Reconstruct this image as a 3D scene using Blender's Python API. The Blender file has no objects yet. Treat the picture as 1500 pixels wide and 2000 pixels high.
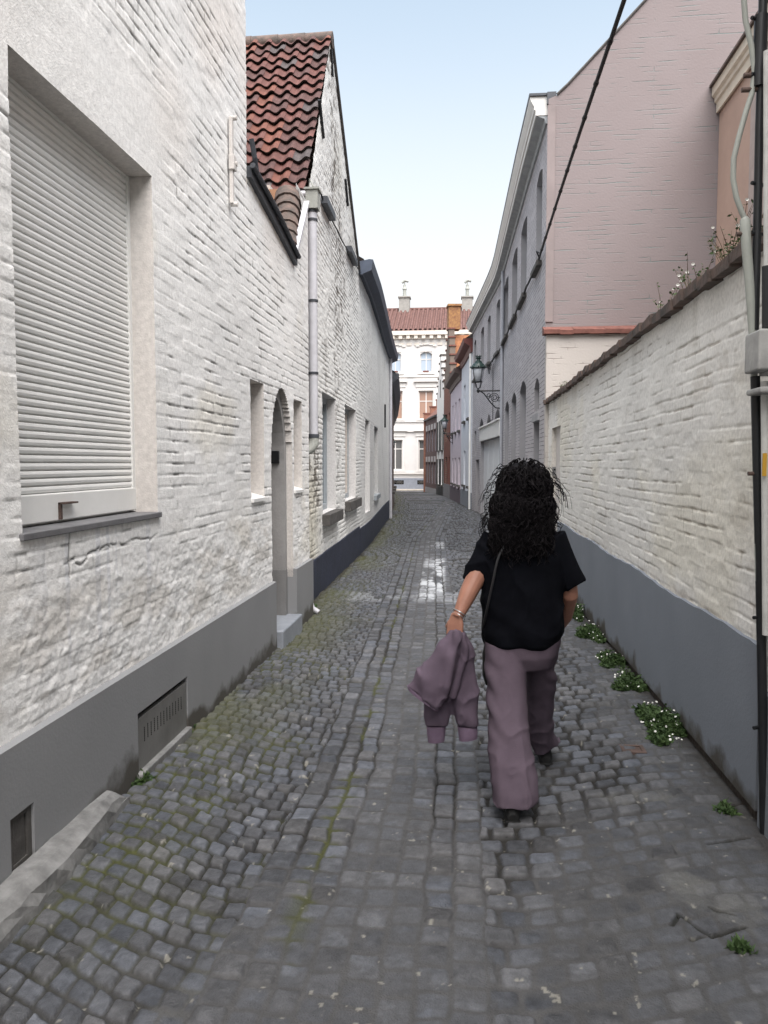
import bpy, bmesh, math, random
import numpy as np
from mathutils import Vector, Matrix

scene = bpy.context.scene
COL = scene.collection
R = math.radians
random.seed(7)
RNG = np.random.default_rng(7)

# ------------------------------------------------------------------ camera
F_PX, PITCH, YAW, EYE = 1500.0, R(3.62), R(6.05), 1.6      # measured on the 1500x2000 photograph
cam_data = bpy.data.cameras.new('camera')
cam_data.sensor_width = 36.0
cam_data.lens = 36.0 * F_PX / 2000.0
cam_data.clip_start, cam_data.clip_end = 0.05, 3000.0
cam = bpy.data.objects.new('camera', cam_data)
COL.objects.link(cam)
cam.location = (0, 0, EYE)
cam.rotation_euler = (R(90) - PITCH, 0, YAW)
scene.camera = cam

# ------------------------------------------------------------------ light
SUN_EL, SUN_AZ = R(62), R(165)            # azimuth measured clockwise from +Y (the street's direction)
world = bpy.data.worlds.new('World')
scene.world = world
world.use_nodes = True
wn = world.node_tree
wn.nodes.clear()
w_out = wn.nodes.new('ShaderNodeOutputWorld')
w_bg = wn.nodes.new('ShaderNodeBackground')
w_sky = wn.nodes.new('ShaderNodeTexSky')
w_sky.sky_type = 'NISHITA'
w_sky.sun_disc = False
w_sky.sun_elevation = SUN_EL
w_sky.sun_rotation = SUN_AZ
w_sky.altitude = 0
w_sky.air_density = 1.0
w_sky.dust_density = 3.2
w_sky.ozone_density = 0.6
w_bg.inputs['Strength'].default_value = 0.15
# evening haze: the blue is soft and fades to milky white towards the roofs
w_hs = wn.nodes.new('ShaderNodeHueSaturation'); w_hs.inputs['Saturation'].default_value = .62; w_hs.inputs['Hue'].default_value = .478
w_tc = wn.nodes.new('ShaderNodeTexCoord'); w_sx = wn.nodes.new('ShaderNodeSeparateXYZ')
w_mr = wn.nodes.new('ShaderNodeMapRange'); w_mr.interpolation_type = 'SMOOTHSTEP'
w_mr.inputs[1].default_value = .58; w_mr.inputs[2].default_value = .12; w_mr.inputs[3].default_value = 0; w_mr.inputs[4].default_value = .8
w_mx = wn.nodes.new('ShaderNodeMix'); w_mx.data_type = 'RGBA'; w_mx.inputs[7].default_value = (3.3, 3.15, 3.0, 1)
wn.links.new(w_tc.outputs['Generated'], w_sx.inputs[0]); wn.links.new(w_sx.outputs['Z'], w_mr.inputs[0])
wn.links.new(w_sky.outputs[0], w_hs.inputs['Color']); wn.links.new(w_hs.outputs[0], w_mx.inputs[6])
wn.links.new(w_mr.outputs[0], w_mx.inputs[0]); wn.links.new(w_mx.outputs[2], w_bg.inputs['Color'])
wn.links.new(w_bg.outputs[0], w_out.inputs['Surface'])
sun_data = bpy.data.lights.new('sun', 'SUN')
sun_data.energy = 3.2
sun_data.angle = R(70)
sun_data.color = (1.0, 0.97, 0.94)
sun = bpy.data.objects.new('sun', sun_data)
COL.objects.link(sun)
_sd = Vector((math.sin(SUN_AZ) * math.cos(SUN_EL), math.cos(SUN_AZ) * math.cos(SUN_EL), math.sin(SUN_EL)))
sun.rotation_euler = _sd.to_track_quat('Z', 'Y').to_euler()
sun.location = (0, -5, 30)
scene.view_settings.view_transform = 'Standard'
scene.view_settings.look = 'None'
scene.view_settings.gamma = 1.0
scene.view_settings.use_curve_mapping = False
scene.view_settings.exposure = 1.12
scene.cycles.max_bounces = 8
scene.cycles.diffuse_bounces = 5
scene.cycles.use_denoising = True

# ------------------------------------------------------------------ measuring helpers
def ray(u, v):
    a, b = (u - 750) / F_PX, -(v - 1000) / F_PX
    f = math.cos(PITCH) + b * math.sin(PITCH)
    up = b * math.cos(PITCH) - math.sin(PITCH)
    return (a * math.cos(YAW) - f * math.sin(YAW), f * math.cos(YAW) + a * math.sin(YAW), up)

def at(u, v, x=None, y=None):
    r = ray(u, v)
    t = x / r[0] if x is not None else y / r[1]
    return Vector((t * r[0], t * r[1], EYE + t * r[2]))

def zg(y):
    return -0.012 * np.maximum(0, np.asarray(y, float) - 4.0)

def zgf(y):
    return -0.012 * max(0.0, y - 4.0)

# ------------------------------------------------------------------ noise (numpy)
_T = [np.random.default_rng(100 + i).random((256, 256)) for i in range(6)]
def vnoise(x, y, seed=0):
    t = _T[seed % 6]
    x = np.asarray(x, float) + 17.3 * seed; y = np.asarray(y, float) + 9.7 * seed
    xi = np.floor(x).astype(int); yi = np.floor(y).astype(int)
    fx = x - xi; fy = y - yi
    fx = fx * fx * (3 - 2 * fx); fy = fy * fy * (3 - 2 * fy)
    a = t[xi % 256, yi % 256]; b = t[(xi + 1) % 256, yi % 256]
    c = t[xi % 256, (yi + 1) % 256]; d = t[(xi + 1) % 256, (yi + 1) % 256]
    return (a * (1 - fx) + b * fx) * (1 - fy) + (c * (1 - fx) + d * fx) * fy

def fbm(x, y, octv=4, seed=0):
    s = 0; amp = 1.0; tot = 0; f = 1.0
    for o in range(octv):
        s = s + amp * vnoise(x * f, y * f, seed + o); tot += amp
        amp *= 0.55; f *= 2.03
    return s / tot

def hsh(a, b, k=0):
    a = np.asarray(a).astype(int); b = np.asarray(b).astype(int)
    return _T[k % 6][(a * 7 + b * 131 + k * 53) % 256, (b * 11 + a * 57 + k * 29) % 256]

def sstep(e0, e1, x):
    t = np.clip((x - e0) / (e1 - e0), 0, 1)
    return t * t * (3 - 2 * t)

# ------------------------------------------------------------------ object helpers
def tag(o, label=None, cat=None, group=None, kind=None):
    if label: o['label'] = label
    if cat: o['category'] = cat
    if group: o['group'] = group
    if kind: o['kind'] = kind
    return o

def empty(name, loc=(0, 0, 0), label=None, cat=None, group=None):
    o = bpy.data.objects.new(name, None)
    o.empty_display_size = 0.2
    COL.objects.link(o)
    o.location = loc
    return tag(o, label, cat, group)

def link_mesh(name, me, mats, parent=None, smooth=False):
    o = bpy.data.objects.new(name, me)
    COL.objects.link(o)
    if mats is not None:
        for m in (mats if isinstance(mats, (list, tuple)) else [mats]):
            me.materials.append(m)
    if parent is not None:
        o.parent = parent
        # vertices are written in world space: cancel the parents' offset
        p = parent; off = Vector((0, 0, 0))
        while p is not None:
            off += p.location; p = p.parent
        me.transform(Matrix.Translation(-off))
    if smooth:
        me.polygons.foreach_set('use_smooth', [True] * len(me.polygons))
    me.update()
    return o

class MB:
    """collects shapes into ONE mesh object"""
    def __init__(s):
        s.v = []; s.f = []; s.uv = []; s.mi = []; s.m = 0
    def poly(s, pts, uv=None):
        i = len(s.v)
        s.v += [tuple(p) for p in pts]
        s.f.append(list(range(i, i + len(pts))))
        s.uv.append(uv); s.mi.append(s.m)
    def mesh(s, vs, fs):
        i = len(s.v)
        s.v += [tuple(p) for p in vs]
        for f in fs:
            s.f.append([i + k for k in f]); s.uv.append(None); s.mi.append(s.m)
    def hexa(s, p):           # 8 points: bottom 4 ccw, top 4 ccw
        s.mesh(p, [(3, 2, 1, 0), (4, 5, 6, 7), (0, 1, 5, 4), (1, 2, 6, 5), (2, 3, 7, 6), (3, 0, 4, 7)])
    def box(s, x0, x1, y0, y1, z0, z1):
        s.hexa([(x0, y0, z0), (x1, y0, z0), (x1, y1, z0), (x0, y1, z0), (x0, y0, z1), (x1, y0, z1), (x1, y1, z1), (x0, y1, z1)])
    def tube(s, pts, r, n=8, cap=True):
        pts = [Vector(p) for p in pts]
        if not isinstance(r, (list, tuple)): r = [r] * len(pts)
        rings = []; up = None
        for i, p in enumerate(pts):
            t = (pts[min(i + 1, len(pts) - 1)] - pts[max(i - 1, 0)])
            if t.length < 1e-9: t = Vector((0, 0, 1))
            t.normalize()
            if up is None:
                up = Vector((0, 0, 1)) if abs(t.z) < .9 else Vector((1, 0, 0))
            a = t.cross(up)
            if a.length < 1e-6: a = t.cross(Vector((0, 1, 0)))
            a.normalize(); b = a.cross(t).normalized(); up = b
            rings.append([p + (a * math.cos(q) + b * math.sin(q)) * r[i] for q in [2 * math.pi * k / n for k in range(n)]])
        vs = [q for rg in rings for q in rg]
        fs = []
        for i in range(len(rings) - 1):
            for k in range(n):
                fs.append((i * n + k, i * n + (k + 1) % n, (i + 1) * n + (k + 1) % n, (i + 1) * n + k))
        s.mesh(vs, fs)
        if cap:
            s.mesh(rings[0], [tuple(range(n))[::-1]]); s.mesh(rings[-1], [tuple(range(n))])
    def lathe(s, c, prof, n=12, rot=0.0):
        vs = []; fs = []
        for (r, z) in prof:
            for k in range(n):
                a = 2 * math.pi * k / n + rot
                vs.append((c[0] + r * math.cos(a), c[1] + r * math.sin(a), c[2] + z))
        for i in range(len(prof) - 1):
            for k in range(n):
                fs.append((i * n + k, i * n + (k + 1) % n, (i + 1) * n + (k + 1) % n, (i + 1) * n + k))
        fs.append(tuple(range(n))[::-1]); fs.append(tuple((len(prof) - 1) * n + k for k in range(n)))
        s.mesh(vs, fs)
    def build(s, name, mats, parent=None, smooth=False, bevel=0):
        me = bpy.data.meshes.new(name)
        me.from_pydata(s.v, [], s.f)
        if any(u is not None for u in s.uv):
            ul = me.uv_layers.new(name='UVMap')
            arr = []
            for f, u in zip(s.f, s.uv):
                arr += [c for q in (u if u is not None else [(0, 0)] * len(f)) for c in q]
            ul.data.foreach_set('uv', arr)
        me.polygons.foreach_set('material_index', s.mi)
        o = link_mesh(name, me, mats, parent, smooth)
        if bevel:
            b = o.modifiers.new('bevel', 'BEVEL'); b.width = bevel; b.segments = 2; b.limit_method = 'ANGLE'
        return o

class Wall:
    """a vertical facade that follows a polyline in plan; s runs along it, n points into the street"""
    def __init__(s, pts, side):
        s.p = np.array(pts, float); s.side = side
        d = np.diff(s.p, axis=0); s.l = np.hypot(d[:, 0], d[:, 1])
        s.s = np.concatenate([[0], np.cumsum(s.l)])
        t = d / s.l[:, None]
        vt = np.vstack([t[:1], (t[:-1] + t[1:]), t[-1:]])
        vt /= np.hypot(vt[:, 0], vt[:, 1])[:, None]
        s.t = vt
    def pos(s, q, z, n=0.0):
        q = np.asarray(q, float)
        x = np.interp(q, s.s, s.p[:, 0]); y = np.interp(q, s.s, s.p[:, 1])
        dx = np.where(q < 0, (q) * s.t[0, 0], np.where(q > s.s[-1], (q - s.s[-1]) * s.t[-1, 0], 0))
        dy = np.where(q < 0, (q) * s.t[0, 1], np.where(q > s.s[-1], (q - s.s[-1]) * s.t[-1, 1], 0))
        tx = np.interp(q, s.s, s.t[:, 0]); ty = np.interp(q, s.s, s.t[:, 1])
        nx, ny = (ty, -tx) if s.side > 0 else (-ty, tx)
        return np.stack(np.broadcast_arrays(x + dx + nx * n, y + dy + ny * n, z), -1)
    def P(s, q, z, n=0.0):
        return Vector([float(c) for c in s.pos(q, z, n)])
    def hit(s, u, v):
        r = ray(u, v); best = None
        for i in range(len(s.l)):
            a, b = s.p[i], s.p[i + 1]
            ex, ey = b - a
            den = r[0] * ey - r[1] * ex
            if abs(den) < 1e-9: continue
            k = (r[1] * a[0] - r[0] * a[1]) / den
            lo = -0.02 if i else -50; hi = 1.02 if i < len(s.l) - 1 else 50
            if lo <= k <= hi:
                t = (a[0] + k * ex) / r[0] if abs(r[0]) > abs(r[1]) else (a[1] + k * ey) / r[1]
                if t > 0 and (best is None or abs(k - .5) < best[2]):
                    best = (s.s[i] + k * s.l[i], EYE + t * r[2], abs(k - .5))
        return best[0], best[1]
    def box(s, mb, q0, q1, z0, z1, n0, n1, step=2.0):
        k = max(1, int(math.ceil((q1 - q0) / step)))
        for i in range(k):
            a = q0 + (q1 - q0) * i / k; b = q0 + (q1 - q0) * (i + 1) / k
            mb.hexa([s.P(a, z0, n0), s.P(b, z0, n0), s.P(b, z0, n1), s.P(a, z0, n1),
                     s.P(a, z1, n0), s.P(b, z1, n0), s.P(b, z1, n1), s.P(a, z1, n1)])
    def profile(s, mb, q0, q1, prof, step=1.5):
        """sweeps a closed (n, z) outline along the facade"""
        k = max(1, int(math.ceil((q1 - q0) / step))); m = len(prof)
        vs = [s.P(q0 + (q1 - q0) * i / k, z, n) for i in range(k + 1) for (n, z) in prof]
        fs = [(i * m + j, i * m + (j + 1) % m, (i + 1) * m + (j + 1) % m, (i + 1) * m + j) for i in range(k) for j in range(m)]
        fs += [tuple(range(m))[::-1], tuple(k * m + j for j in range(m))]
        mb.mesh(vs, fs)
    def face(s, mb, q0, q1, z0, z1, holes=(), depth=0.2, step=1.5, rm=0):
        """the facade's skin with window openings (q0,q1,z0,z1,arch rise) and their reveals; UV in metres"""
        S = {q0, q1}; Z = {z0, z1}
        for h in holes: S |= {h[0], h[1]}; Z |= {h[2], h[3]}
        k = int((q1 - q0) / step)
        for i in range(1, k + 1):
            c = q0 + (q1 - q0) * i / (k + 1)
            if all(not (h[0] - .02 < c < h[1] + .02) for h in holes): S.add(c)
        S = sorted(S); Z = sorted(Z)
        def quad(a, b, c, d):
            mb.poly([s.P(*a), s.P(*b), s.P(*c), s.P(*d)], [(p[0], p[1]) for p in (a, b, c, d)])
        for i in range(len(S) - 1):
            for j in range(len(Z) - 1):
                cs, cz = (S[i] + S[i + 1]) / 2, (Z[j] + Z[j + 1]) / 2
                if any(h[0] < cs < h[1] and h[2] < cz < h[3] for h in holes): continue
                quad((S[i], Z[j], 0), (S[i + 1], Z[j], 0), (S[i + 1], Z[j + 1], 0), (S[i], Z[j + 1], 0))
        for h in holes:
            a, b, c, d = h[:4]; r = h[4] if len(h) > 4 else 0
            zt = d - r; mb.m = rm
            quad((a, c, 0), (b, c, 0), (b, c, -depth), (a, c, -depth))
            quad((a, c, 0), (a, c, -depth), (a, zt, -depth), (a, zt, 0))
            quad((b, c, 0), (b, zt, 0), (b, zt, -depth), (b, c, -depth))
            m = 8 if r else 1
            arc = [(a + (b - a) * i / m, zt + r * math.sin(math.pi * i / m) ** .6 if r > .25 else zt + r * math.sin(math.pi * i / m)) for i in range(m + 1)]
            for (sa, za), (sb, zb) in zip(arc, arc[1:]):
                quad((sa, za, 0), (sa, za, -depth), (sb, zb, -depth), (sb, zb, 0))
                mb.m = 0
                if r: quad((sa, za, 0), (sb, zb, 0), (sb, d + .0001, 0), (sa, d + .0001, 0))
                mb.m = rm
            mb.m = 0
# ------------------------------------------------------------------ materials
def new_mat(name):
    m = bpy.data.materials.new(name); m.use_nodes = True
    nt = m.node_tree
    return m, nt, nt.nodes['Principled BSDF']

def simple(name, col, rough=.6, var=.12, scale=6.0, bump=0.0, bscale=40.0, metal=0.0, spec=.4, col2=None):
    m, nt, b = new_mat(name)
    N = nt.nodes.new; L = nt.links.new
    b.inputs['Roughness'].default_value = rough
    b.inputs['Metallic'].default_value = metal
    b.inputs['Specular IOR Level'].default_value = spec
    tc = N('ShaderNodeTexCoord')
    nz = N('ShaderNodeTexNoise'); nz.inputs['Scale'].default_value = scale; nz.inputs['Detail'].default_value = 6
    nz.inputs['Roughness'].default_value = .65
    L(tc.outputs['Object'], nz.inputs['Vector'])
    rp = N('ShaderNodeValToRGB')
    c2 = col2 if col2 else tuple(c * (1 - var) for c in col)
    rp.color_ramp.elements[0].position = .32; rp.color_ramp.elements[1].position = .68
    rp.color_ramp.elements[0].color = (*c2, 1)
    rp.color_ramp.elements[1].color = (*[min(1, c * (1 + var * .5)) for c in col], 1)
    L(nz.outputs[0], rp.inputs[0]); L(rp.outputs[0], b.inputs['Base Color'])
    if bump:
        n2 = N('ShaderNodeTexNoise'); n2.inputs['Scale'].default_value = bscale; n2.inputs['Detail'].default_value = 4
        L(tc.outputs['Object'], n2.inputs['Vector'])
        bp = N('ShaderNodeBump'); bp.inputs['Strength'].default_value = bump; bp.inputs['Distance'].default_value = .01
        L(n2.outputs[0], bp.inputs['Height']); L(bp.outputs[0], b.inputs['Normal'])
    return m

def attr_mat(name, rough=.85, bump=.25, bscale=180.0, spec=.3, rough_attr=False):
    """colour comes from the mesh's own colour attribute (paint, stone, dirt that belongs to the thing)"""
    m, nt, b = new_mat(name)
    N = nt.nodes.new; L = nt.links.new
    a = N('ShaderNodeAttribute'); a.attribute_name = 'Col'
    tc = N('ShaderNodeTexCoord')
    nz = N('ShaderNodeTexNoise'); nz.inputs['Scale'].default_value = bscale * .35; nz.inputs['Detail'].default_value = 5
    L(tc.outputs['Object'], nz.inputs['Vector'])
    mr = N('ShaderNodeMapRange'); mr.inputs[1].default_value = .3; mr.inputs[2].default_value = .7
    mr.inputs[3].default_value = .86; mr.inputs[4].default_value = 1.1
    L(nz.outputs[0], mr.inputs[0])
    mx = N('ShaderNodeVectorMath'); mx.operation = 'SCALE'
    L(a.outputs['Color'], mx.inputs[0]); L(mr.outputs[0], mx.inputs['Scale'])
    L(mx.outputs[0], b.inputs['Base Color'])
    b.inputs['Roughness'].default_value = rough; b.inputs['Specular IOR Level'].default_value = spec
    if rough_attr: L(a.outputs['Alpha'], b.inputs['Roughness'])
    if bump:
        n2 = N('ShaderNodeTexNoise'); n2.inputs['Scale'].default_value = bscale; n2.inputs['Detail'].default_value = 4
        L(tc.outputs['Object'], n2.inputs['Vector'])
        bp = N('ShaderNodeBump'); bp.inputs['Strength'].default_value = bump; bp.inputs['Distance'].default_value = .006
        L(n2.outputs[0], bp.inputs['Height']); L(bp.outputs[0], b.inputs['Normal'])
    return m

def brick_mat(name, col, mortar, col2=None, bw=.21, rh=.07, ms=.007, bump=.6, dist=.012, rough=.85, paint=True, breaks=.5, warp=.012, dirt=None):
    """brickwork in UV metres; painted brick shows its joints as broken hollow lines"""
    m, nt, b = new_mat(name)
    N = nt.nodes.new; L = nt.links.new
    b.inputs['Roughness'].default_value = rough; b.inputs['Specular IOR Level'].default_value = .25
    uv = N('ShaderNodeUVMap')
    nz = N('ShaderNodeTexNoise'); nz.inputs['Scale'].default_value = 3.0; nz.inputs['Detail'].default_value = 3
    L(uv.outputs[0], nz.inputs['Vector'])
    sub = N('ShaderNodeVectorMath'); sub.operation = 'SUBTRACT'; sub.inputs[1].default_value = (.5, .5, .5)
    L(nz.outputs['Color'], sub.inputs[0])
    sc = N('ShaderNodeVectorMath'); sc.operation = 'SCALE'; sc.inputs['Scale'].default_value = warp * 2
    L(sub.outputs[0], sc.inputs[0])
    ad = N('ShaderNodeVectorMath'); ad.operation = 'ADD'
    L(uv.outputs[0], ad.inputs[0]); L(sc.outputs[0], ad.inputs[1])
    br = N('ShaderNodeTexBrick'); br.inputs['Scale'].default_value = 1.0
    br.inputs['Brick Width'].default_value = bw; br.inputs['Row Height'].default_value = rh
    br.inputs['Mortar Size'].default_value = ms; br.inputs['Mortar Smooth'].default_value = .5
    br.inputs['Bias'].default_value = 0.0
    c2 = col2 if col2 else tuple(c * .9 for c in col)
    br.inputs['Color1'].default_value = (*col, 1); br.inputs['Color2'].default_value = (*c2, 1)
    br.inputs['Mortar'].default_value = (*mortar, 1)
    L(ad.outputs[0], br.inputs['Vector'])
    n2 = N('ShaderNodeTexNoise'); n2.inputs['Scale'].default_value = 2.2; n2.inputs['Detail'].default_value = 6
    mp = N('ShaderNodeMapping'); mp.inputs['Scale'].default_value = (1.0, 3.0, 1)
    L(uv.outputs[0], mp.inputs['Vector']); L(mp.outputs[0], n2.inputs['Vector'])
    rp = N('ShaderNodeMapRange'); rp.inputs[1].default_value = breaks - .06; rp.inputs[2].default_value = breaks + .1
    L(n2.outputs[0], rp.inputs[0])
    msk = N('ShaderNodeMath'); msk.operation = 'MULTIPLY'
    L(br.outputs['Fac'], msk.inputs[0]); L(rp.outputs[0], msk.inputs[1])
    if paint:
        mx = N('ShaderNodeMix'); mx.data_type = 'RGBA'
        n3 = N('ShaderNodeTexNoise'); n3.inputs['Scale'].default_value = .9; n3.inputs['Detail'].default_value = 5
        L(uv.outputs[0], n3.inputs['Vector'])
        r3 = N('ShaderNodeValToRGB'); r3.color_ramp.elements[0].position = .35; r3.color_ramp.elements[1].position = .7
        r3.color_ramp.elements[0].color = (*c2, 1); r3.color_ramp.elements[1].color = (*col, 1)
        L(n3.outputs[0], r3.inputs[0])
        L(r3.outputs[0], mx.inputs[6]); mx.inputs[7].default_value = (*mortar, 1)
        L(msk.outputs[0], mx.inputs[0])
        src = mx.outputs[2]
    else:
        src = br.outputs['Color']
    if dirt:
        n4 = N('ShaderNodeTexNoise'); n4.inputs['Scale'].default_value = 14; n4.inputs['Detail'].default_value = 6
        L(uv.outputs[0], n4.inputs['Vector'])
        r4 = N('ShaderNodeMapRange'); r4.inputs[1].default_value = .58; r4.inputs[2].default_value = .66
        L(n4.outputs[0], r4.inputs[0])
        m4 = N('ShaderNodeMix'); m4.data_type = 'RGBA'; m4.inputs[7].default_value = (*dirt, 1)
        L(r4.outputs[0], m4.inputs[0]); L(src, m4.inputs[6]); src = m4.outputs[2]
    L(src, b.inputs['Base Color'])
    inv = N('ShaderNodeMath'); inv.operation = 'SUBTRACT'; inv.inputs[0].default_value = 1.0
    L((msk if paint else br).outputs[0 if paint else 'Fac'], inv.inputs[1])
    n5 = N('ShaderNodeTexNoise'); n5.inputs['Scale'].default_value = 30; n5.inputs['Detail'].default_value = 4
    L(uv.outputs[0], n5.inputs['Vector'])
    ma = N('ShaderNodeMath'); ma.operation = 'MULTIPLY_ADD'; ma.inputs[1].default_value = .35
    L(n5.outputs[0], ma.inputs[0]); L(inv.outputs[0], ma.inputs[2])
    bp = N('ShaderNodeBump'); bp.inputs['Strength'].default_value = bump; bp.inputs['Distance'].default_value = dist
    L(ma.outputs[0], bp.inputs['Height']); L(bp.outputs[0], b.inputs['Normal'])
    return m

def glass_mat(name, col=(.03, .035, .04), rough=.06):
    m, nt, b = new_mat(name)
    b.inputs['Base Color'].default_value = (*col, 1); b.inputs['Roughness'].default_value = rough
    b.inputs['Specular IOR Level'].default_value = .7
    return m

M = dict(
    paint=attr_mat('flaking white paint on brick', bump=.35, bscale=120),
    setts=attr_mat('granite setts', bump=.8, bscale=140, rough_attr=True, spec=.35),
    plinth_grey=simple('grey plinth paint', (.2, .2, .198), .75, .2, 2.5, .3, 60),
    plinth_blue=simple('blue grey plinth paint', (.19, .208, .232), .75, .12, 1.2, .2, 50),
    plinth_navy=simple('navy plinth paint', (.022, .028, .05), .6, .35, 5, .5, 30),
    white_trim=simple('white gloss trim', (.72, .72, .7), .5, .06, 4, .05),
    white_metal=simple('white slat metal', (.74, .74, .72), .45, .06, 3),
    cream=simple('cream render', (.62, .56, .5), .85, .12, 2, .2, 70),
    jamb=simple('painted jamb render', (.6, .57, .54), .85, .15, 3, .3, 50),
    pipe_grey=simple('pale grey pipe paint', (.5, .5, .53), .5, .15, 5),
    pipe_old=simple('weathered grey green pipe', (.34, .35, .32), .7, .3, 5, .2, 30),
    black=simple('black iron paint', (.012, .013, .015), .45, .3, 8),
    dark_metal=simple('dark lead and zinc', (.05, .055, .065), .5, .35, 6, .2, 20),
    green_iron=simple('dark green iron', (.01, .028, .024), .4, .3, 8),
    stone_dark=simple('dark weathered stone', (.085, .08, .075), .85, .4, 7, .6, 30),
    stone_blue=simple('blue stone step', (.24, .26, .29), .6, .2, 6, .3, 40),
    stone_edge=simple('worn kerb stone', (.2, .2, .195), .8, .45, 9, .7, 22),
    slate=simple('slate sill', (.14, .14, .145), .6, .2, 8, .2),
    wood_grey=simple('grey painted joinery', (.3, .33, .35), .55, .12, 5),
    wood_dark=simple('dark brown door wood', (.05, .02, .015), .6, .3, 8),
    wood_black=simple('near black green shutter', (.012, .018, .02), .5, .3, 8),
    glass=glass_mat('window glass'),
    glass_far=glass_mat('window glass grey', (.12, .12, .12), .1),
    lamp_glass=glass_mat('pale lantern glass', (.5, .52, .55), .25),
    peach=simple('peach render', (.46, .32, .255), .85, .1, 1.5, .2, 60),
    rust=simple('rusty cast iron', (.09, .06, .05), .8, .4, 12, .5, 60),
    terracotta=simple('red clay coping', (.17, .07, .055), .85, .4, 9, .4, 30),
    old_tile=simple('old brown roof tile', (.13, .09, .075), .9, .5, 9, .6, 30, col2=(.06, .055, .05)),
    yellow=simple('yellow warning label', (.5, .28, .03), .5, .1, 9),
    steel=simple('galvanised perforated steel', (.17, .168, .162), .55, .25, 4, .1, 30, metal=.2),
    hole=simple('dark hole', (.01, .01, .01), .9, .1),
    cord=simple('black cable', (.012, .012, .014), .6, .2),
    skin=simple('skin', (.30, .145, .10), .5, .12, 14, .15, 90),
    hair=simple('black curly hair', (.005, .004, .005), .7, .4, 40, spec=.12),
    tee=simple('black cotton', (.004, .0045, .0065), .95, .3, 14, .2, 300, spec=.05),
    trouser=simple('mauve grey wool', (.096, .074, .094), .9, .2, 5, .25, 260, spec=.1),
    jacket=simple('mauve fleece', (.112, .086, .114), .92, .14, 6, .3, 300, spec=.1),
    shoe=simple('black shoe leather', (.01, .01, .01), .6, .3),
    silver=simple('silver chain', (.6, .6, .6), .3, .1, metal=1.0),
    grass=simple('weed leaves', (.05, .085, .025), .7, .45, 14, col2=(.02, .045, .012)),
    petal=simple('white daisy petals', (.75, .75, .7), .7, .1),
    twig=simple('dry weed stalk', (.12, .09, .05), .8, .3),
)
# ------------------------------------------------------------------ relief walls and paving as real height
def adaptive(a, b, stepf, extra=()):
    v = [a]
    while v[-1] < b:
        v.append(v[-1] + stepf(v[-1]))
    v[-1] = b
    v = np.array(v)
    for e in extra:
        if a < e < b:
            i = np.argmin(abs(v - e))
            if 0 < i < len(v) - 1: v[i] = e
            else: v = np.sort(np.append(v, e))
    return np.unique(np.round(v, 6))

def grid_mesh(name, V, Cc, keep, mat, parent, reveal=None, flip=False):
    """V (n,m,3) grid of points, Cc (n,m,4) colours, keep (n-1,m-1) cells; reveal = (inner points (n,m,3), colour)"""
    n, m = V.shape[:2]
    idx = np.arange(n * m).reshape(n, m)
    a, b, c, d = idx[:-1, :-1], idx[1:, :-1], idx[1:, 1:], idx[:-1, 1:]
    q = np.stack([a, b, c, d], -1)[keep]
    if flip: q = q[:, ::-1]
    verts = V.reshape(-1, 3); cols = Cc.reshape(-1, 4)
    if reveal is not None:
        Vi, ccol = reveal
        off = len(verts)
        verts = np.vstack([verts, Vi.reshape(-1, 3)])
        cols = np.vstack([cols, np.broadcast_to(ccol, (n * m, 4))])
        ex = []
        K = keep
        # edges between a kept and a removed cell
        dk = K[1:, :] & ~K[:-1, :]; dk2 = ~K[1:, :] & K[:-1, :]
        for mk in (dk, dk2):
            i, j = np.nonzero(mk); i = i + 1
            ex.append(np.stack([idx[i, j], idx[i, j + 1]], -1))
        dk = K[:, 1:] & ~K[:, :-1]; dk2 = ~K[:, 1:] & K[:, :-1]
        for mk in (dk, dk2):
            i, j = np.nonzero(mk); j = j + 1
            ex.append(np.stack([idx[i, j], idx[i + 1, j]], -1))
        e = np.vstack(ex)
        if len(e):
            # own copies of the outer rim so the reveal keeps its own colour and a hard edge
            base = len(verts)
            rim = np.unique(e); mp = np.zeros(n * m, int); mp[rim] = np.arange(len(rim)) + base
            verts = np.vstack([verts, verts[rim]]); cols = np.vstack([cols, np.broadcast_to(ccol, (len(rim), 4))])
            q = np.vstack([q, np.stack([mp[e[:, 0]], mp[e[:, 1]], e[:, 1] + off, e[:, 0] + off], -1)])
    used = np.unique(q); mp = np.zeros(len(verts), int); mp[used] = np.arange(len(used))
    verts = verts[used]; cols = cols[used]; q = mp[q]
    me = bpy.data.meshes.new(name)
    me.vertices.add(len(verts)); me.vertices.foreach_set('co', verts.astype(np.float32).ravel())
    me.loops.add(q.size); me.loops.foreach_set('vertex_index', q.astype(np.int32).ravel())
    me.polygons.add(len(q)); me.polygons.foreach_set('loop_start', np.arange(0, q.size, 4, dtype=np.int32))
    me.update(calc_edges=True)
    at_ = me.attributes.new('Col', 'FLOAT_COLOR', 'POINT')
    at_.data.foreach_set('color', cols.astype(np.float32).ravel())
    me.polygons.foreach_set('use_smooth', np.ones(len(q), bool))
    me.validate()
    return link_mesh(name, me, mat, parent)

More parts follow.
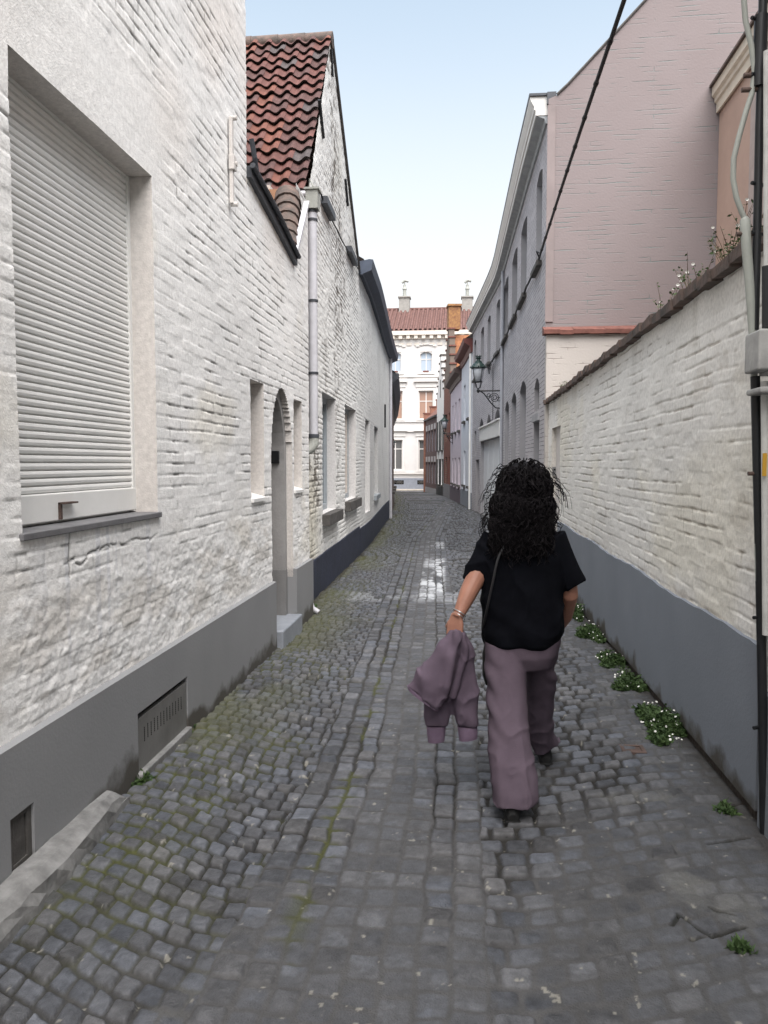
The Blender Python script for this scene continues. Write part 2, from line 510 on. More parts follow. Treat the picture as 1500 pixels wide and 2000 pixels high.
def brickwork(s, z, seed, course=.068, blen=.19, joint=.006, lump=.004, jmask=(.35, .6), wob=.012, gap=.009):
    """height of lime-washed brick and how hollow the joint is (0..1)"""
    zw = z + wob * (fbm(s * 1.3, z * 2.5, 3, seed) - .5) * 2 + .004 * (fbm(s * 9, z * 9, 2, seed + 1) - .5)
    row = np.floor(zw / course)
    fz = zw / course - row
    su = s / blen + hsh(row, row * 0, seed) + .5 * (row % 2) + .06 * (fbm(s * 6, row * 3.1, 2, seed + 2) - .5)
    colm = np.floor(su); fs = su - colm
    gz = gap / course; gs = gap / blen
    jz = 1 - sstep(0.0, gz, np.minimum(fz, 1 - fz) - gz * .1)
    js = (1 - sstep(0.0, gs, np.minimum(fs, 1 - fs) - gs * .1)) * .55
    j = np.maximum(jz, js)
    vis = sstep(jmask[0], jmask[1], fbm(s * 2.1, z * 6.0, 4, seed + 3))
    micro = .45 + .55 * vnoise(s * 16, z * 30, seed + 1)
    hol = j * vis * micro
    bricko = (hsh(row, colm, seed + 1) - .5) * .004
    h = bricko * (1 - j) - joint * hol + lump * (fbm(s * 11, z * 16, 4, seed + 4) - .5) * 2 + .012 * (fbm(s * .8, z * .8, 3, seed + 5) - .5)
    return h, hol, row, colm

def relief_wall(name, wall, sv, zv, holes, hf, mat, parent, depth=.2, rcol=(.6, .57, .54, 1), zfun=None, nbase=0.0):
    s, z = np.meshgrid(sv, zv, indexing='ij')
    if zfun is not None: z = zfun(s, z)
    h, col = hf(s, z)
    V = wall.pos(s, z, h + nbase)
    cs = (s[:-1, :-1] + s[1:, 1:]) / 2; cz = (z[:-1, :-1] + z[1:, 1:]) / 2
    keep = np.ones(cs.shape, bool)
    for hl in holes:
        s0, s1, z0, z1 = hl[:4]; r = hl[4] if len(hl) > 4 else 0
        ins = (cs > s0) & (cs < s1) & (cz > z0)
        t = np.clip((cs - s0) / (s1 - s0), 0, 1)
        top = z1 - r + r * np.sqrt(np.clip(1 - (2 * t - 1) ** 2, 0, 1)) if r else z1 + 0 * cs
        keep &= ~(ins & (cz < top))
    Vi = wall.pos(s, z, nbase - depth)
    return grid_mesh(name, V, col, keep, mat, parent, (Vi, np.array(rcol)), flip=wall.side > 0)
# ------------------------------------------------------------------ plan of the street
LEFT_A = Wall([(-1.66, -6), (-1.66, 8.3)], +1)                      # white house with the shutter (s = y + 6)
LEFT_B = Wall([(-1.82, 8.28), (-1.87, 10), (-1.92, 12), (-1.98, 14), (-2.06, 16.5), (-2.2, 19), (-2.38, 22), (-2.52, 24.6), (-2.62, 27)], +1)
LEFT_C = Wall([(-2.66, 27.02), (-3.35, 36), (-4.5, 48), (-6.05, 62)], +1)
GARDEN = Wall([(1.30, 3.45), (1.30, 12.6)], -1)
GREY = Wall([(1.255, 12.62), (1.19, 15), (1.11, 19), (1.05, 22), (.99, 23.6), (.63, 28.1), (.27, 32.6)], -1)
ROW = Wall([(0.25, 32.62), (-0.07, 37), (-0.55, 42), (-1.04, 48), (-1.45, 51), (-1.95, 54.6), (-3.25, 62)], -1)

def left_x(y):
    y = np.asarray(y, float)
    a = np.interp(y, LEFT_B.p[:, 1], LEFT_B.p[:, 0]); c = np.interp(y, LEFT_C.p[:, 1], LEFT_C.p[:, 0])
    return np.where(y < 8.09, -1.66, np.where(y < 27, a, c))

def right_x(y):
    y = np.asarray(y, float)
    g = np.interp(y, GREY.p[:, 1], GREY.p[:, 0]); r = np.interp(y, ROW.p[:, 1], ROW.p[:, 0])
    return np.where(y < 12.6, 1.30, np.where(y < 32.6, g, r))

def rect_sdf(dx, dy, hx, hy, r):
    qx = np.abs(dx) - hx + r; qy = np.abs(dy) - hy + r
    return -(np.hypot(np.maximum(qx, 0), np.maximum(qy, 0)) + np.minimum(np.maximum(qx, qy), 0) - r)

def gp(u, v):
    r = ray(u, v); t = -EYE / r[2]
    return (t * r[0], t * r[1])
GOUGES = [(gp(1325, 1793), gp(1390, 1838)), (gp(1390, 1838), gp(1455, 1818)), (gp(1326, 1795), gp(1312, 1815)), (gp(1372, 1838), gp(1352, 1845)), (gp(1390, 1782), gp(1436, 1798)), (gp(1382, 1655), gp(1460, 1643)), (gp(1425, 1580), gp(1450, 1577))]

def paving(x, y):
    """granite setts: arcs at the left, straight runs in the middle, worn and mortar filled arcs at the right"""
    wx = x + .009 * (fbm(x * 5, y * 5, 2, 0) - .5) * 2 + .006 * (fbm(x * 14, y * 14, 2, 3) - .5) * 2
    wy = y + .012 * (fbm(x * 5, y * 5, 2, 1) - .5) * 2 + .007 * (fbm(x * 14, y * 14, 2, 4) - .5) * 2
    cx = -0.04 * np.clip(y - 4, 0, 14)                      # the straight runs drift left with the bend
    xr = wx - cx + .014 * (vnoise(y * 8, x * 3, 2) - .5)
    lx = left_x(y)
    # ---- left arcs
    t = np.clip(wx - lx, 0, 2)
    vl = wy + .15 * (1 - np.cos(np.pi * np.clip(t / .9, 0, 1.1)))
    hl = .094
    rl = np.floor(vl / hl); wl = .092 + .02 * hsh(rl, rl * 0 + 3, 2)
    ul = (t * 1.2) / wl + hsh(rl, rl * 0, 1)
    cl = np.floor(ul)
    jl = (hsh(rl, cl, 2) - .5)
    dl = rect_sdf((ul - cl - .5) * wl, (vl / hl - rl - .5) * hl, wl * .5 - .005 - .003 * jl, hl * .5 - .005 - .003 * hsh(rl, cl, 3), .016)
    # ---- right arcs
    rx = right_x(y)
    t2 = np.clip(rx - wx, 0, 2)
    vr = wy + .17 * (1 - np.cos(np.pi * np.clip(t2 / 1.2, 0, 1.2)))
    hr = .104
    rr = np.floor(vr / hr); wr = .108 + .03 * hsh(rr, rr * 0 + 5, 4)
    ur = t2 * 1.05 / wr + hsh(rr, rr * 0 + 9, 1)
    cr = np.floor(ur)
    dr = rect_sdf((ur - cr - .5) * wr, (vr / hr - rr - .5) * hr, wr * .5 - .006 - .005 * hsh(rr, cr, 2), hr * .5 - .006 - .005 * hsh(rr, cr, 5), .018)
    # ---- straight runs, each column with its own stone length
    bounds = np.array([-.78, -.67, -.57, -.47, -.36, -.25, -.14, -.035, .08])
    ci = np.clip(np.searchsorted(bounds, xr) - 1, 0, len(bounds) - 2)
    b0 = bounds[ci]; b1 = bounds[ci + 1]
    lc = .108 + .03 * hsh(ci, ci * 0 + 2, 0)
    vc = wy / lc + 3.7 * hsh(ci, ci * 0, 3) + .15 * np.sin(wy * 3 + ci * 2)
    rc = np.floor(vc)
    dc = rect_sdf(xr - (b0 + b1) / 2, (vc - rc - .5) * lc, (b1 - b0) / 2 - .005 - .003 * hsh(ci, rc, 1), lc * .5 - .005 - .003 * hsh(ci, rc, 4), .014)
    mid = (xr > bounds[0]) & (xr < bounds[-1])
    left = xr <= bounds[0]
    d = np.where(left, dl, np.where(mid, dc, dr))
    ia = np.where(left, rl, np.where(mid, rc + 900, rr + 300)); ib = np.where(left, cl, np.where(mid, ci, cr + 40))
    # ---- how far the joints are filled
    n1 = fbm(x * 1.7, y * 1.1, 4, 2); n2 = fbm(x * 5, y * 3.5, 3, 3)
    strip = ((xr > -.47) & (xr < -.14)) * 1.0
    fill = .18 - .12 * left + .5 * sstep(.1, .5, xr) * (1 - .45 * sstep(3.2, 5.0, y) * sstep(.5, .2, np.abs(xr - .45))) + .55 * strip + .2 * ((xr > -.035) & (xr < .10)) + .26 * mid
    fill = fill + .35 * sstep(3.6, 2.3, y) + (n1 - .5) * 1.1 + .3 * sstep(.62, .8, n2)
    fill = fill + .5 * sstep(.55, .1, rx - x) * sstep(9, 6, y)
    fill = fill + .38 * sstep(.15, .5, xr) * sstep(3.7, 3.0, y)
    fill = np.clip(fill, 0.05, 1)
    st = sstep(-.004, .009, d)                              # 1 on a stone, 0 in the joint
    hr1 = hsh(ia, ib, 0); hr2 = hsh(ia, ib, 1); hr3 = hsh(ia, ib, 2); hr4 = hsh(ia, ib, 5)
    top = .014 + .012 * (hr1 - .5) + .003 * sstep(0, .045, d)
    tilt = (hr2 - .5) * .22 * (np.mod(x * 7.7, 1) * 0 + (vl / hl - rl - .5) * hl * left + (vc - rc - .5) * lc * mid + (vr / hr - rr - .5) * hr * (~left & ~mid))
    rough = .009 * (fbm(x * 22, y * 22, 4, 1) - .5) + .003 * (fbm(x * 60, y * 60, 2, 2) - .5)
    hs = top + tilt + rough
    hj = -.010 + fill * .026 + .006 * (fbm(x * 25, y * 25, 3, 4) - .5)
    h = np.maximum(hj, hj * (1 - st) + hs * st)
    covered = sstep(-.001, .004, hj - hs + .002)            # mortar that swallows the stone
    isstone = st * (1 - .55 * covered)
    h = h + .012 * (fbm(x * .9, y * .9, 2, 5) - .5) + .006 * (fbm(x * 3, y * 3, 2, 1) - .5)
    # ---- colour
    g = .048 + .050 * hr3 + .06 * np.clip(hr4 - .88, 0, 1) * 4
    g = g * (.55 + .9 * fbm(x * 30, y * 30, 4, 0)) * (.9 + .3 * (fbm(x * .8, y * .5, 3, 3)))
    tint = (hr1 - .5)
    stone = np.stack([g * (.97 + .10 * tint), g * (1.02 + .02 * tint), g * (1.13 - .12 * tint)], -1)
    soil = np.stack([.020 + 0 * g, .019 + 0 * g, .017 + 0 * g], -1)
    gm = .8 + .4 * fbm(x * 12, y * 12, 4, 5)
    mortar = np.stack([.066 * gm, .066 * gm, .067 * gm], -1)
    moss = np.stack([.050 * gm, .055 * gm, .016 * gm], -1)
    fm = sstep(.3, .75, fill)[..., None]
    joint = soil * (1 - fm) + mortar * fm
    # moss: near the left wall, and in streaks along the runs
    mossm = sstep(1.05, .15, x - lx) * sstep(.35, .6, n1) * .8 + sstep(.08, .02, np.abs(xr + .57)) * sstep(.45, .6, n2) * .9 + sstep(.55, .7, n2) * left * .45
    mossm = np.clip(mossm * sstep(1.9, 2.8, y), 0, 1)
    joint = joint * (1 - mossm[..., None]) + moss * mossm[..., None]
    base = joint * (1 - isstone[..., None]) + stone * isstone[..., None]
    film = (np.clip(sstep(.75, .05, x - lx) * sstep(.4, .62, fbm(x * 2.2, y * .9, 3, 1)) * .55, 0, 1))[..., None] * sstep(2.2, 3.4, y)[..., None]
    base = base * (1 - film) + np.array([.075, .078, .03]) * film * 1.0
    # light dry mortar smears at the right
    sm = (sstep(.55, .72, fbm(x * 3.3, y * 3.3, 5, 4)) * sstep(.15, .7, xr) * sstep(6.5, 3.0, y) * .75)[..., None]
    base = base * (1 - sm) + np.array([.118, .118, .113]) * sm
    fleck = (sstep(.80, .84, fbm(x * 26, y * 26, 3, 2)) * sstep(8, 4, y))[..., None]
    base = base * (1 - fleck * .6) + np.array([.30, .29, .25]) * fleck * .6
    # gouged joints at the lower right
    for (p, q) in GOUGES:
        dx, dy = q[0] - p[0], q[1] - p[1]
        tt = np.clip(((x - p[0]) * dx + (y - p[1]) * dy) / (dx * dx + dy * dy), 0, 1)
        dd = np.hypot(x - p[0] - tt * dx, y - p[1] - tt * dy) + .012 * (fbm(x * 30, y * 30, 2, 1) - .5)
        gq = sstep(.012, .005, dd)
        h = h - .012 * gq
        base = base * (1 - gq[..., None] * .85) + np.array([.012, .012, .008]) * gq[..., None] * .85
    # spilled lime: a strip along the runs, and a splash across
    xs = x + .028 * np.clip(y - 9.2, 0, 20)
    a = sstep(-.62, -.54, xs) * sstep(-.20, -.27, xs) * sstep(9.0, 9.35, y) * sstep(14.2, 13.2, y)
    a = np.maximum(a, sstep(-.62, -.54, xs) * sstep(-.22, -.28, xs) * sstep(15.2, 15.6, y) * sstep(17.4, 16.8, y) * .7)
    a2 = sstep(8.9, 9.15, y) * sstep(10.0, 9.6, y) * sstep(-1.7, -1.3, x) * sstep(.25, 0, x) * .32
    lime = a * (.35 + .65 * sstep(.36, .56, fbm(x * 7, y * 2.6, 4, 3))) * sstep(.50, .62, fbm(x * 6, y * 2.0, 4, 1) + .16 * isstone)
    lime = np.maximum(lime, a2 * sstep(.45, .62, fbm(x * 8, y * 4, 4, 2)))
    lime = np.clip(lime * (.25 + .75 * isstone), 0, 1)[..., None]
    base = base * (1 - lime) + np.array([.40, .42, .44]) * lime
    # gutter dirt along the house fronts
    ed = np.maximum(sstep(.13, .02, x - lx) * sstep(8.2, 8.5, y), sstep(.14, .02, rx - x) * .8)[..., None]
    base = base * (1 - ed * .75) + np.array([.022, .018, .013]) * ed * .75
    rgh = .62 + .25 * (1 - isstone) + .1 * hr2
    wet = a2 * sstep(-.2, -.6, x)
    rgh = rgh - .25 * np.clip(wet * 2, 0, 1)
    base = base * (1 - .35 * np.clip(wet * 1.4, 0, 1)[..., None] * (1 - lime))
    return h, np.concatenate([base, rgh[..., None]], -1)

def build_ground():
    yv = adaptive(1.3, 72.0, lambda y: max(.0055, .62 * y * y / (1.6 * 768)))
    sv = np.linspace(0, 1, 600)
    S, Y = np.meshgrid(sv, yv, indexing='ij')
    L = left_x(Y) - .05; Rr = right_x(Y) + .05
    ex = sstep(60, 63, Y)                                   # the lane opens on to the cross street
    L = L - ex * 9; Rr = Rr + ex * 9
    X = L + (Rr - L) * S
    h, c = paving(X, Y)
    h = h * sstep(45, 18, Y) + zg(Y)
    V = np.stack([X, Y, h], -1)
    keep = np.ones((len(sv) - 1, len(yv) - 1), bool)
    o = grid_mesh('cobbled_road', V, c, keep, M['setts'], None)
    tag(o, kind='structure')
    mb = MB()
    ys = [-400, 4, 80, 1500]
    for a, b in zip(ys, ys[1:]):
        mb.poly([(-1500, a, zgf(a) - .12), (1500, a, zgf(a) - .12), (1500, b, zgf(min(b, 80)) - .12), (-1500, b, zgf(min(b, 80)) - .12)])
    tag(mb.build('ground', simple('town ground', (.1, .1, .095), .9, .3, 1.5)), kind='structure')
    mb = MB(); z = zgf(66)
    mb.box(-14, 12, 64.9, 66.6, z - .4, z + .13)
    tag(mb.build('pavement', simple('pale paving slabs', (.42, .38, .33), .85, .15, 3), bevel=.02), kind='structure')
    # road behind the camera
    mb = MB()
    mb.poly([(-1.7, -8, -.005), (1.9, -8, -.005), (1.9, 1.31, -.005), (-1.7, 1.31, -.005)])
    tag(mb.build('road', simple('setts out of view', (.11, .11, .11), .8, .3, 8, .6, 9)), kind='structure')
build_ground()
# ------------------------------------------------------------------ white house with the roller shutter
def ya(u, v=900):                 # y on the near left wall plane
    return at(u, v, x=-1.66).y
def za(u, v):
    return at(u, v, x=-1.66).z
SA = lambda y: y + 6.0

WHITE_L = np.array([.82, .815, .795])
def hf_left(holes_s):
    w0, w1, wz0, wz1 = holes_s
    def hf(s, z):
        h, hol, row, col = brickwork(s, z, 1, course=.0665, blen=.20, joint=.0068, lump=.0024, jmask=(.40, .62))
        # rough lumpy lime coat below the window, smooth bands round the openings
        low = sstep(1.45, .95, z)
        h2 = .0062 * (fbm(s * 7, z * 12, 4, 2) - .5) * 2 + .004 * (fbm(s * 24, z * 32, 3, 3) - .5) * 2
        h = h * (1 - .65 * low) + h2 * low
        hol = hol * (1 - .6 * low)
        band = np.maximum(sstep(.34, .22, np.abs(z - (wz1 + .13))) * sstep(w0 - .4, w0, s) * sstep(w1 + .32, w1 + .12, s),
                          sstep(.16, .04, np.abs(s - (w1 + .05))) * sstep(wz0 - .2, wz0, z) * sstep(wz1 + .2, wz1, z) * .75)
        band = np.maximum(band, sstep(w0 - .02, w0 - .2, s))
        sm = .0035 * (fbm(s * 5, z * 5, 4, 3) - .5) * 2
        h = h * (1 - .85 * band) + sm * band; hol = hol * (1 - band)
        # a crack that steps down below the sill
        cz = wz0 - .16 - 0 * s - .12 * (fbm(s * 4, s * 0, 3, 1) - .5) + .05 * (s - w0)
        cr = np.exp(-((z - cz - .03 * (hsh(np.floor(s * 9), np.floor(s * 0), 2) - .5)) / .005) ** 2) * sstep(w0 + .25, w0 + .35, s) * sstep(w1 + .1, w1 - .2, s)
        cr = np.maximum(cr, np.exp(-((s - w0 - .33 - .03 * fbm(s * 0, z * 9, 2, 2)) / .005) ** 2) * (z < wz0) * (z > wz0 - .2))
        cr = cr * sstep(.25, .45, fbm(s * 9, z * 9, 2, 4))
        h = h - .008 * cr
        c = WHITE_L * (1 - .10 * sstep(.45, .8, fbm(s * .9, z * .7, 4, 2)))[..., None]
        ye = sstep(.55, .75, fbm(s * 1.2, z * 1.2, 4, 1))[..., None]
        c = c * (1 - ye * np.array([.05, .07, .12]))
        pk = sstep(.5, .7, fbm(s * .7 + 4, z * .6, 3, 3))[..., None] * sstep(2.8, 4.0, z)[..., None]
        c = c * (1 - pk * np.array([.02, .06, .09]))
        spk = (hol * sstep(.46, .60, fbm(s * 9, z * 16, 3, 5)))[..., None]
        c = c * (1 - .72 * np.clip(spk * 1.6, 0, 1))
        stain = (sstep(.52, .68, fbm(s * 3, z * 7, 4, 0)) * low * .3)[..., None]
        c = c * (1 - stain * np.array([.5, .56, .64]))
        drip = (sstep(.62, .8, vnoise(s * 22, z * .8, 3)) * sstep(wz0 - .9, wz0 - .3, z) * (z < wz0) * sstep(w0, w0 + .3, s) * sstep(w1 + .1, w1 - .2, s))[..., None]
        c = c * (1 - drip * np.array([.13, .12, .09]))
        base = (sstep(.70, .62, z) * .0)[..., None]
        c = c * (1 - .8 * cr[..., None])
        return h, np.concatenate([c, np.ones(c.shape[:2] + (1,))], -1)
    return hf

def build_house_left():
    hs = empty('white_brick_house', (-1.66, 3.5, 0), 'tall white painted brick house with a big closed roller shutter and grey plinth', 'house')
    y_tall = ya(481, 200)
    wy0, wy1 = at(30, 600, x=-1.66).y, at(303, 700, x=-1.66).y
    wz0, wz1 = za(312, 1008), za(290, 338)
    win = (SA(wy0), SA(wy1), wz0, wz1)
    n1 = (SA(ya(490)), SA(ya(516)), za(500, 975), za(490, 740))
    arch = (SA(ya(530)), SA(ya(571)), .10, za(548, 757), .62)
    n2 = (SA(ya(574)), SA(ya(590)), za(582, 958), za(574, 779))
    holes = [win, n1, arch, n2]
    ex_s = [c for h in holes for c in h[:2]] + [SA(y_tall)]
    ex_z = [c for h in holes for c in h[2:4]]
    hf = hf_left(win)
    zlow0, zlow1 = za(484, 335), za(577, 512)
    ylow = ya(577); ztop2 = za(606, 405)
    sv = adaptive(SA(1.55), SA(8.08), lambda s: min(.026, max(.007, .6 * ((s - 6) ** 2 + 2.7) / (1.66 * 768))), ex_s)
    i = int(np.argmin(abs(sv - SA(y_tall))))
    zlim = za(484, 330)
    sec_z = adaptive(.50, 3.4, lambda z: .0068, ex_z)
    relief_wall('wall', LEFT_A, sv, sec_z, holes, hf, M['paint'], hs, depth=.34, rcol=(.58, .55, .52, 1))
    zz = adaptive(3.4, 5.75, lambda z: .0075)
    relief_wall('wall', LEFT_A, sv[:i + 1], zz, [], hf, M['paint'], hs, depth=.02)
    tv = np.linspace(0, 1, 90)
    def ztop(s):
        y = s - 6
        return np.where(y < ylow, zlow0 + (zlow1 - zlow0) * np.clip((y - y_tall) / (ylow - y_tall), 0, 1), zlow1 + (ztop2 - zlow1) * np.clip((y - ylow) / (8.08 - ylow), 0, 1))
    relief_wall('wall', LEFT_A, sv[i:], tv, [], hf, M['paint'], hs, depth=.02, zfun=lambda s, t: 3.4 + (ztop(s) - 3.4) * t)
    # body of the house behind the front and behind the camera
    mb = MB()
    mb.box(-9, -2.02, -6, y_tall, -.6, 5.75)
    mb.box(-2.02, -1.67, -6, 1.55, -.6, 5.75)
    mb.box(-2.0, -1.665, -6, y_tall, 5.75, 7.3)
    mb.box(-9, -2.0, -6, y_tall, 5.75, 7.3)
    mb.box(-9, -2.02, y_tall + .01, 8.26, -.6, 3.25)
    mb.build('rear_wall', M['cream'], hs)
    # cheek of the tall part, and thickness of the low wall's top
    mb = MB()
    for z in np.arange(3.3, 5.75, .25):
        mb.poly([(-1.664, y_tall, z), (-2.02, y_tall, z), (-2.02, y_tall, z + .25), (-1.664, y_tall, z + .25)])
    mb.build('wall_end', M['cream'], hs)
    mb = MB()
    pr = [(-6, 7.3), (y_tall + .05, 7.3)]
    mb.hexa([(-9.1, -6, 7.3), (-1.5, -6, 7.3), (-1.5, y_tall + .05, 7.3), (-9.1, y_tall + .05, 7.3), (-5.4, -6, 10.4), (-5.2, -6, 10.4), (-5.2, y_tall + .05, 10.4), (-5.4, y_tall + .05, 10.4)])
    mb.build('roof', M['old_tile'], hs)
    # lead flashing along the notch
    mb = MB()
    a0, a1, a2 = Vector((-1.66, y_tall, zlow0)), Vector((-1.66, ylow, zlow1)), Vector((-1.66, 8.08, ztop2))
    for p, q in ((a0, a1),):
        mb.hexa([p + Vector((-.10, 0, -.05)), p + Vector((.035, 0, -.05)), q + Vector((.035, 0, -.05)), q + Vector((-.10, 0, -.05)),
                 p + Vector((-.10, 0, .035)), p + Vector((.035, 0, .035)), q + Vector((.035, 0, .035)), q + Vector((-.10, 0, .035))])
        mb.tube([p + Vector((.05, -.02, .03)), (p + q) / 2 + Vector((.055, 0, .045)), q + Vector((.05, 0, .03))], .022, 8)
        mb.tube([p + Vector((.045, -.03, .22)), p + Vector((.055, .02, .1)), p + Vector((.05, .1, 0))], .02, 8)
    mb.build('lead_flashing', M['dark_metal'], hs)
    mb = MB()
    mb.hexa([a1 + Vector((-.035, .0, -.02)), a1 + Vector((.018, .0, -.02)), a2 + Vector((.018, 0, -.02)), a2 + Vector((-.035, 0, -.02)),
             a1 + Vector((-.035, 0, .02)), a1 + Vector((.018, 0, .02)), a2 + Vector((.018, 0, .02)), a2 + Vector((-.035, 0, .02))])
    mb.build('zinc_strip', M['pipe_grey'], hs)
    # little valley roof behind the notch
    mb = MB()
    p0, p1 = Vector((-1.72, ylow - .02, zlow1 - .02)), Vector((-3.6, 8.22, 4.75))
    mb.hexa([(-1.72, ylow - .05, zlow1 - .1), (-1.72, ylow + .05, zlow1 - .1), (-3.6, 8.26, 4.2), (-3.6, 6.2, 4.2),
             (-1.72, ylow - .05, zlow1), (-1.72, ylow + .05, zlow1), (-3.6, 8.26, 4.5), (-3.6, 6.2, 4.5)])
    mb.build('valley_roof', M['old_tile'], hs)
    mb = MB()
    k = 7
    A0, A1 = Vector((-1.745, 7.47, 3.60)), Vector((-1.90, 8.2, 4.42))
    for j in range(k):
        a = A0.lerp(A1, j / k); b = A0.lerp(A1, (j + 1.12) / k)
        r = .10 + .045 * j / k
        mb.tube([a, b], [r * 1.08, r * .96], 14)
    mb.build('ridge_tile', M['old_tile'], hs, smooth=True)
    # plinth, broken by the doorway and the hatch
    ym0, ym1 = ya(256, 1400), ya(355, 1330)
    hz0, hz1 = .03, za(355, 1320)
    mb = MB()
    zt = .575
    yd0, yd1 = arch[0] - 6, arch[1] - 6
    v0, v1 = ya(2, 1600), ya(50, 1600)
    vz0, vz1 = .10, .315
    WP = Wall([(-1.625, -6), (-1.625, 8.2)], +1)
    WP.face(mb, 0, yd0 + 6, -.6, zt, [(v0 + 6, v1 + 6, vz0, vz1), (ym0 + 6, ym1 + 6, hz0, hz1)], .05, 50)
    WP.face(mb, yd1 + 6, 14.09, -.6, zt, (), .05, 50)
    for (p, q) in ((-6, yd0), (yd1, 8.09)):
        mb.poly([(-1.625, p, zt), (-1.625, q, zt), (-1.69, q, zt + .012), (-1.69, p, zt + .012)])
        for e in (p, q): mb.poly([(-1.625, e, -.6), (-1.625, e, zt), (-1.69, e, zt + .012), (-1.9, e, zt), (-1.9, e, -.6)])
    mb.build('plinth', plinth_mat('weathered grey plinth', (.245, .249, .254)), hs)
    for q in ((-1.668, ym0, ym1, hz0, hz1), (-1.68, v0, v1, vz0, vz1)):
        mb = MB(); mb.box(-1.8, *q); mb.build('plinth_recess', M['hole'], hs)
    # perforated hatch, leaning a little out of its opening
    mb = MB()
    mb.box(-1.66, -1.632, ym0 + .012, ym1 - .004, hz0, hz1 - .035)
    mb.m = 1
    for a in range(13):
        for b in range(7):
            yy = ym0 + .09 + (ym1 - ym0 - .18) * a / 12; z0 = hz0 + .15 + (hz1 - hz0 - .24) * (b + .5 * (a % 2)) / 7
            mb.tube([(-1.633, yy, z0), (-1.6305, yy, z0)], .0045, 8)
    mb.build('hatch', [M['steel'], M['hole']], hs)
    mb = MB(); mb.box(-1.66, -1.60, ym0 - .02, ym1, -.02, .045)
    mb.build('hatch_sill', M['stone_edge'], hs, bevel=.006)
    # cellar vent
    mb = MB()
    for (y0, y1, z0, z1) in ((v0, v0 + .03, vz0, vz1), (v1 - .03, v1, vz0, vz1), (v0 + .03, v1 - .03, vz1 - .025, vz1), (v0 + .03, v1 - .03, vz0, vz0 + .025)):
        mb.box(-1.66, -1.637, y0, y1, z0, z1)
    for k in range(7):
        yy = v0 + .045 + (v1 - v0 - .09) * k / 6
        mb.box(-1.66, -1.642, yy - .006, yy + .006, vz0 + .025, vz1 - .025)
    mb.build('cellar_vent', M['stone_dark'], hs)
    # roller shutter
    wnd = empty('window', (-1.86, (wy0 + wy1) / 2, wz0)); wnd.parent = hs; wnd.location = wnd.location - hs.location
    mb = MB()
    y0, y1 = wy0 - .02, wy1 + .02
    xb = -1.80; n = 50; z = wz0 + .16; sh = (wz1 + .02 - z) / n
    for k in range(n):
        z0 = z + k * sh
        prof = [(0, 0), (.008, .12), (.0100, .45), (.008, .75), (.003, .84), (.0, .86), (-.004, .99)]
        for (a, b) in zip(prof, prof[1:]):
            mb.poly([(xb + a[0], y0, z0 + a[1] * sh), (xb + a[0], y1, z0 + a[1] * sh), (xb + b[0], y1, z0 + b[1] * sh), (xb + b[0], y0, z0 + b[1] * sh)])
        mb.poly([(xb + .0, y0, z0 + sh), (xb + .0, y1, z0 + sh), (xb - .004, y1, z0 + sh * .99), (xb - .004, y0, z0 + sh * .99)])
    sh_o = mb.build('roller_shutter', M['white_metal'], wnd)
    mb = MB(); mb.box(xb - .02, xb + .018, y0, y1, wz0 + .035, wz0 + .158); mb.build('bottom_rail', M['white_trim'], wnd, bevel=.006)
    mb = MB(); mb.box(xb + .019, xb + .03, wy0 + .48, wy0 + .497, wz0 + .04, wz0 + .115); mb.box(xb + .02, xb + .05, wy0 + .48, wy0 + .60, wz0 + .108, wz0 + .116)
    mb.build('latch', M['rust'], wnd)
    mb = MB(); mb.box(-1.93, xb - .022, y0, y1, wz0, wz1 + .1); mb.box(-1.9, xb + .016, wy1 - .03, wy1 + .03, wz0 + .03, wz1)
    mb.build('frame', M['white_trim'], wnd)
    mb = MB(); mb.box(-1.99, -1.642, wy0 - .02, wy1 + .015, wz0 - .004, wz0 + .024); mb.build('sill', M['slate'], wnd, bevel=.004)
    # blind niches and the arched doorway: their backs
    for nn in (n1, n2):
        mb = MB()
        mb.box(-2.02, -1.97, nn[0] - 6.05, nn[1] - 5.95, nn[2] - .05, nn[3] + .05)
        mb.build('niche_back', M['jamb'], hs)
        mb = MB()
        a, b = nn[0] - 6, nn[1] - 6
        mb.hexa([(-1.97, a, nn[2] - .02), (-1.64, a, nn[2] - .02), (-1.64, b, nn[2] - .02), (-1.97, b, nn[2] - .02),
                 (-1.97, a, nn[2] + .10), (-1.64, a, nn[2] + .006), (-1.64, b, nn[2] + .006), (-1.97, b, nn[2] + .10)])
        mb.build('niche_sill', M['white_trim'], hs)
    # door reveal: inner darker order, with its own arch, and the door
    W2 = Wall([(-1.72, -6), (-1.72, 8.3)], +1)
    mb = MB()
    a, b, zt2, r = arch[0], arch[1], arch[3], arch[4]
    inn = (a + .035, b - .075, .10, zt2 - .07, r - .05)
    m = 14
    def arcp(h, grow=0):
        c = (h[0] + h[1]) / 2; w = (h[1] - h[0]) / 2 + grow
        return [(c - w * math.cos(math.pi * i / m), h[3] - h[4] + (h[4] + grow) * math.sin(math.pi * i / m)) for i in range(m + 1)]
    ip = [(inn[0], inn[2])] + arcp(inn) + [(inn[1], inn[2])]
    op = [(a - .03, inn[2])] + arcp((a, b, 0, zt2, r), .03) + [(b + .03, inn[2])]
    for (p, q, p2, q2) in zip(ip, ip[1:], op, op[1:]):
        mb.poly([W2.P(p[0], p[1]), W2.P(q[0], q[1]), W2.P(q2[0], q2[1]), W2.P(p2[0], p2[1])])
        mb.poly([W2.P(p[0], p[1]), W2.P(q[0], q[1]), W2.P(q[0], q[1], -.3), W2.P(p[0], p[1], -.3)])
    mb.build('door_reveal', simple('grey lime wash', (.30, .295, .29), .9, .2, 4, .3, 40), hs)
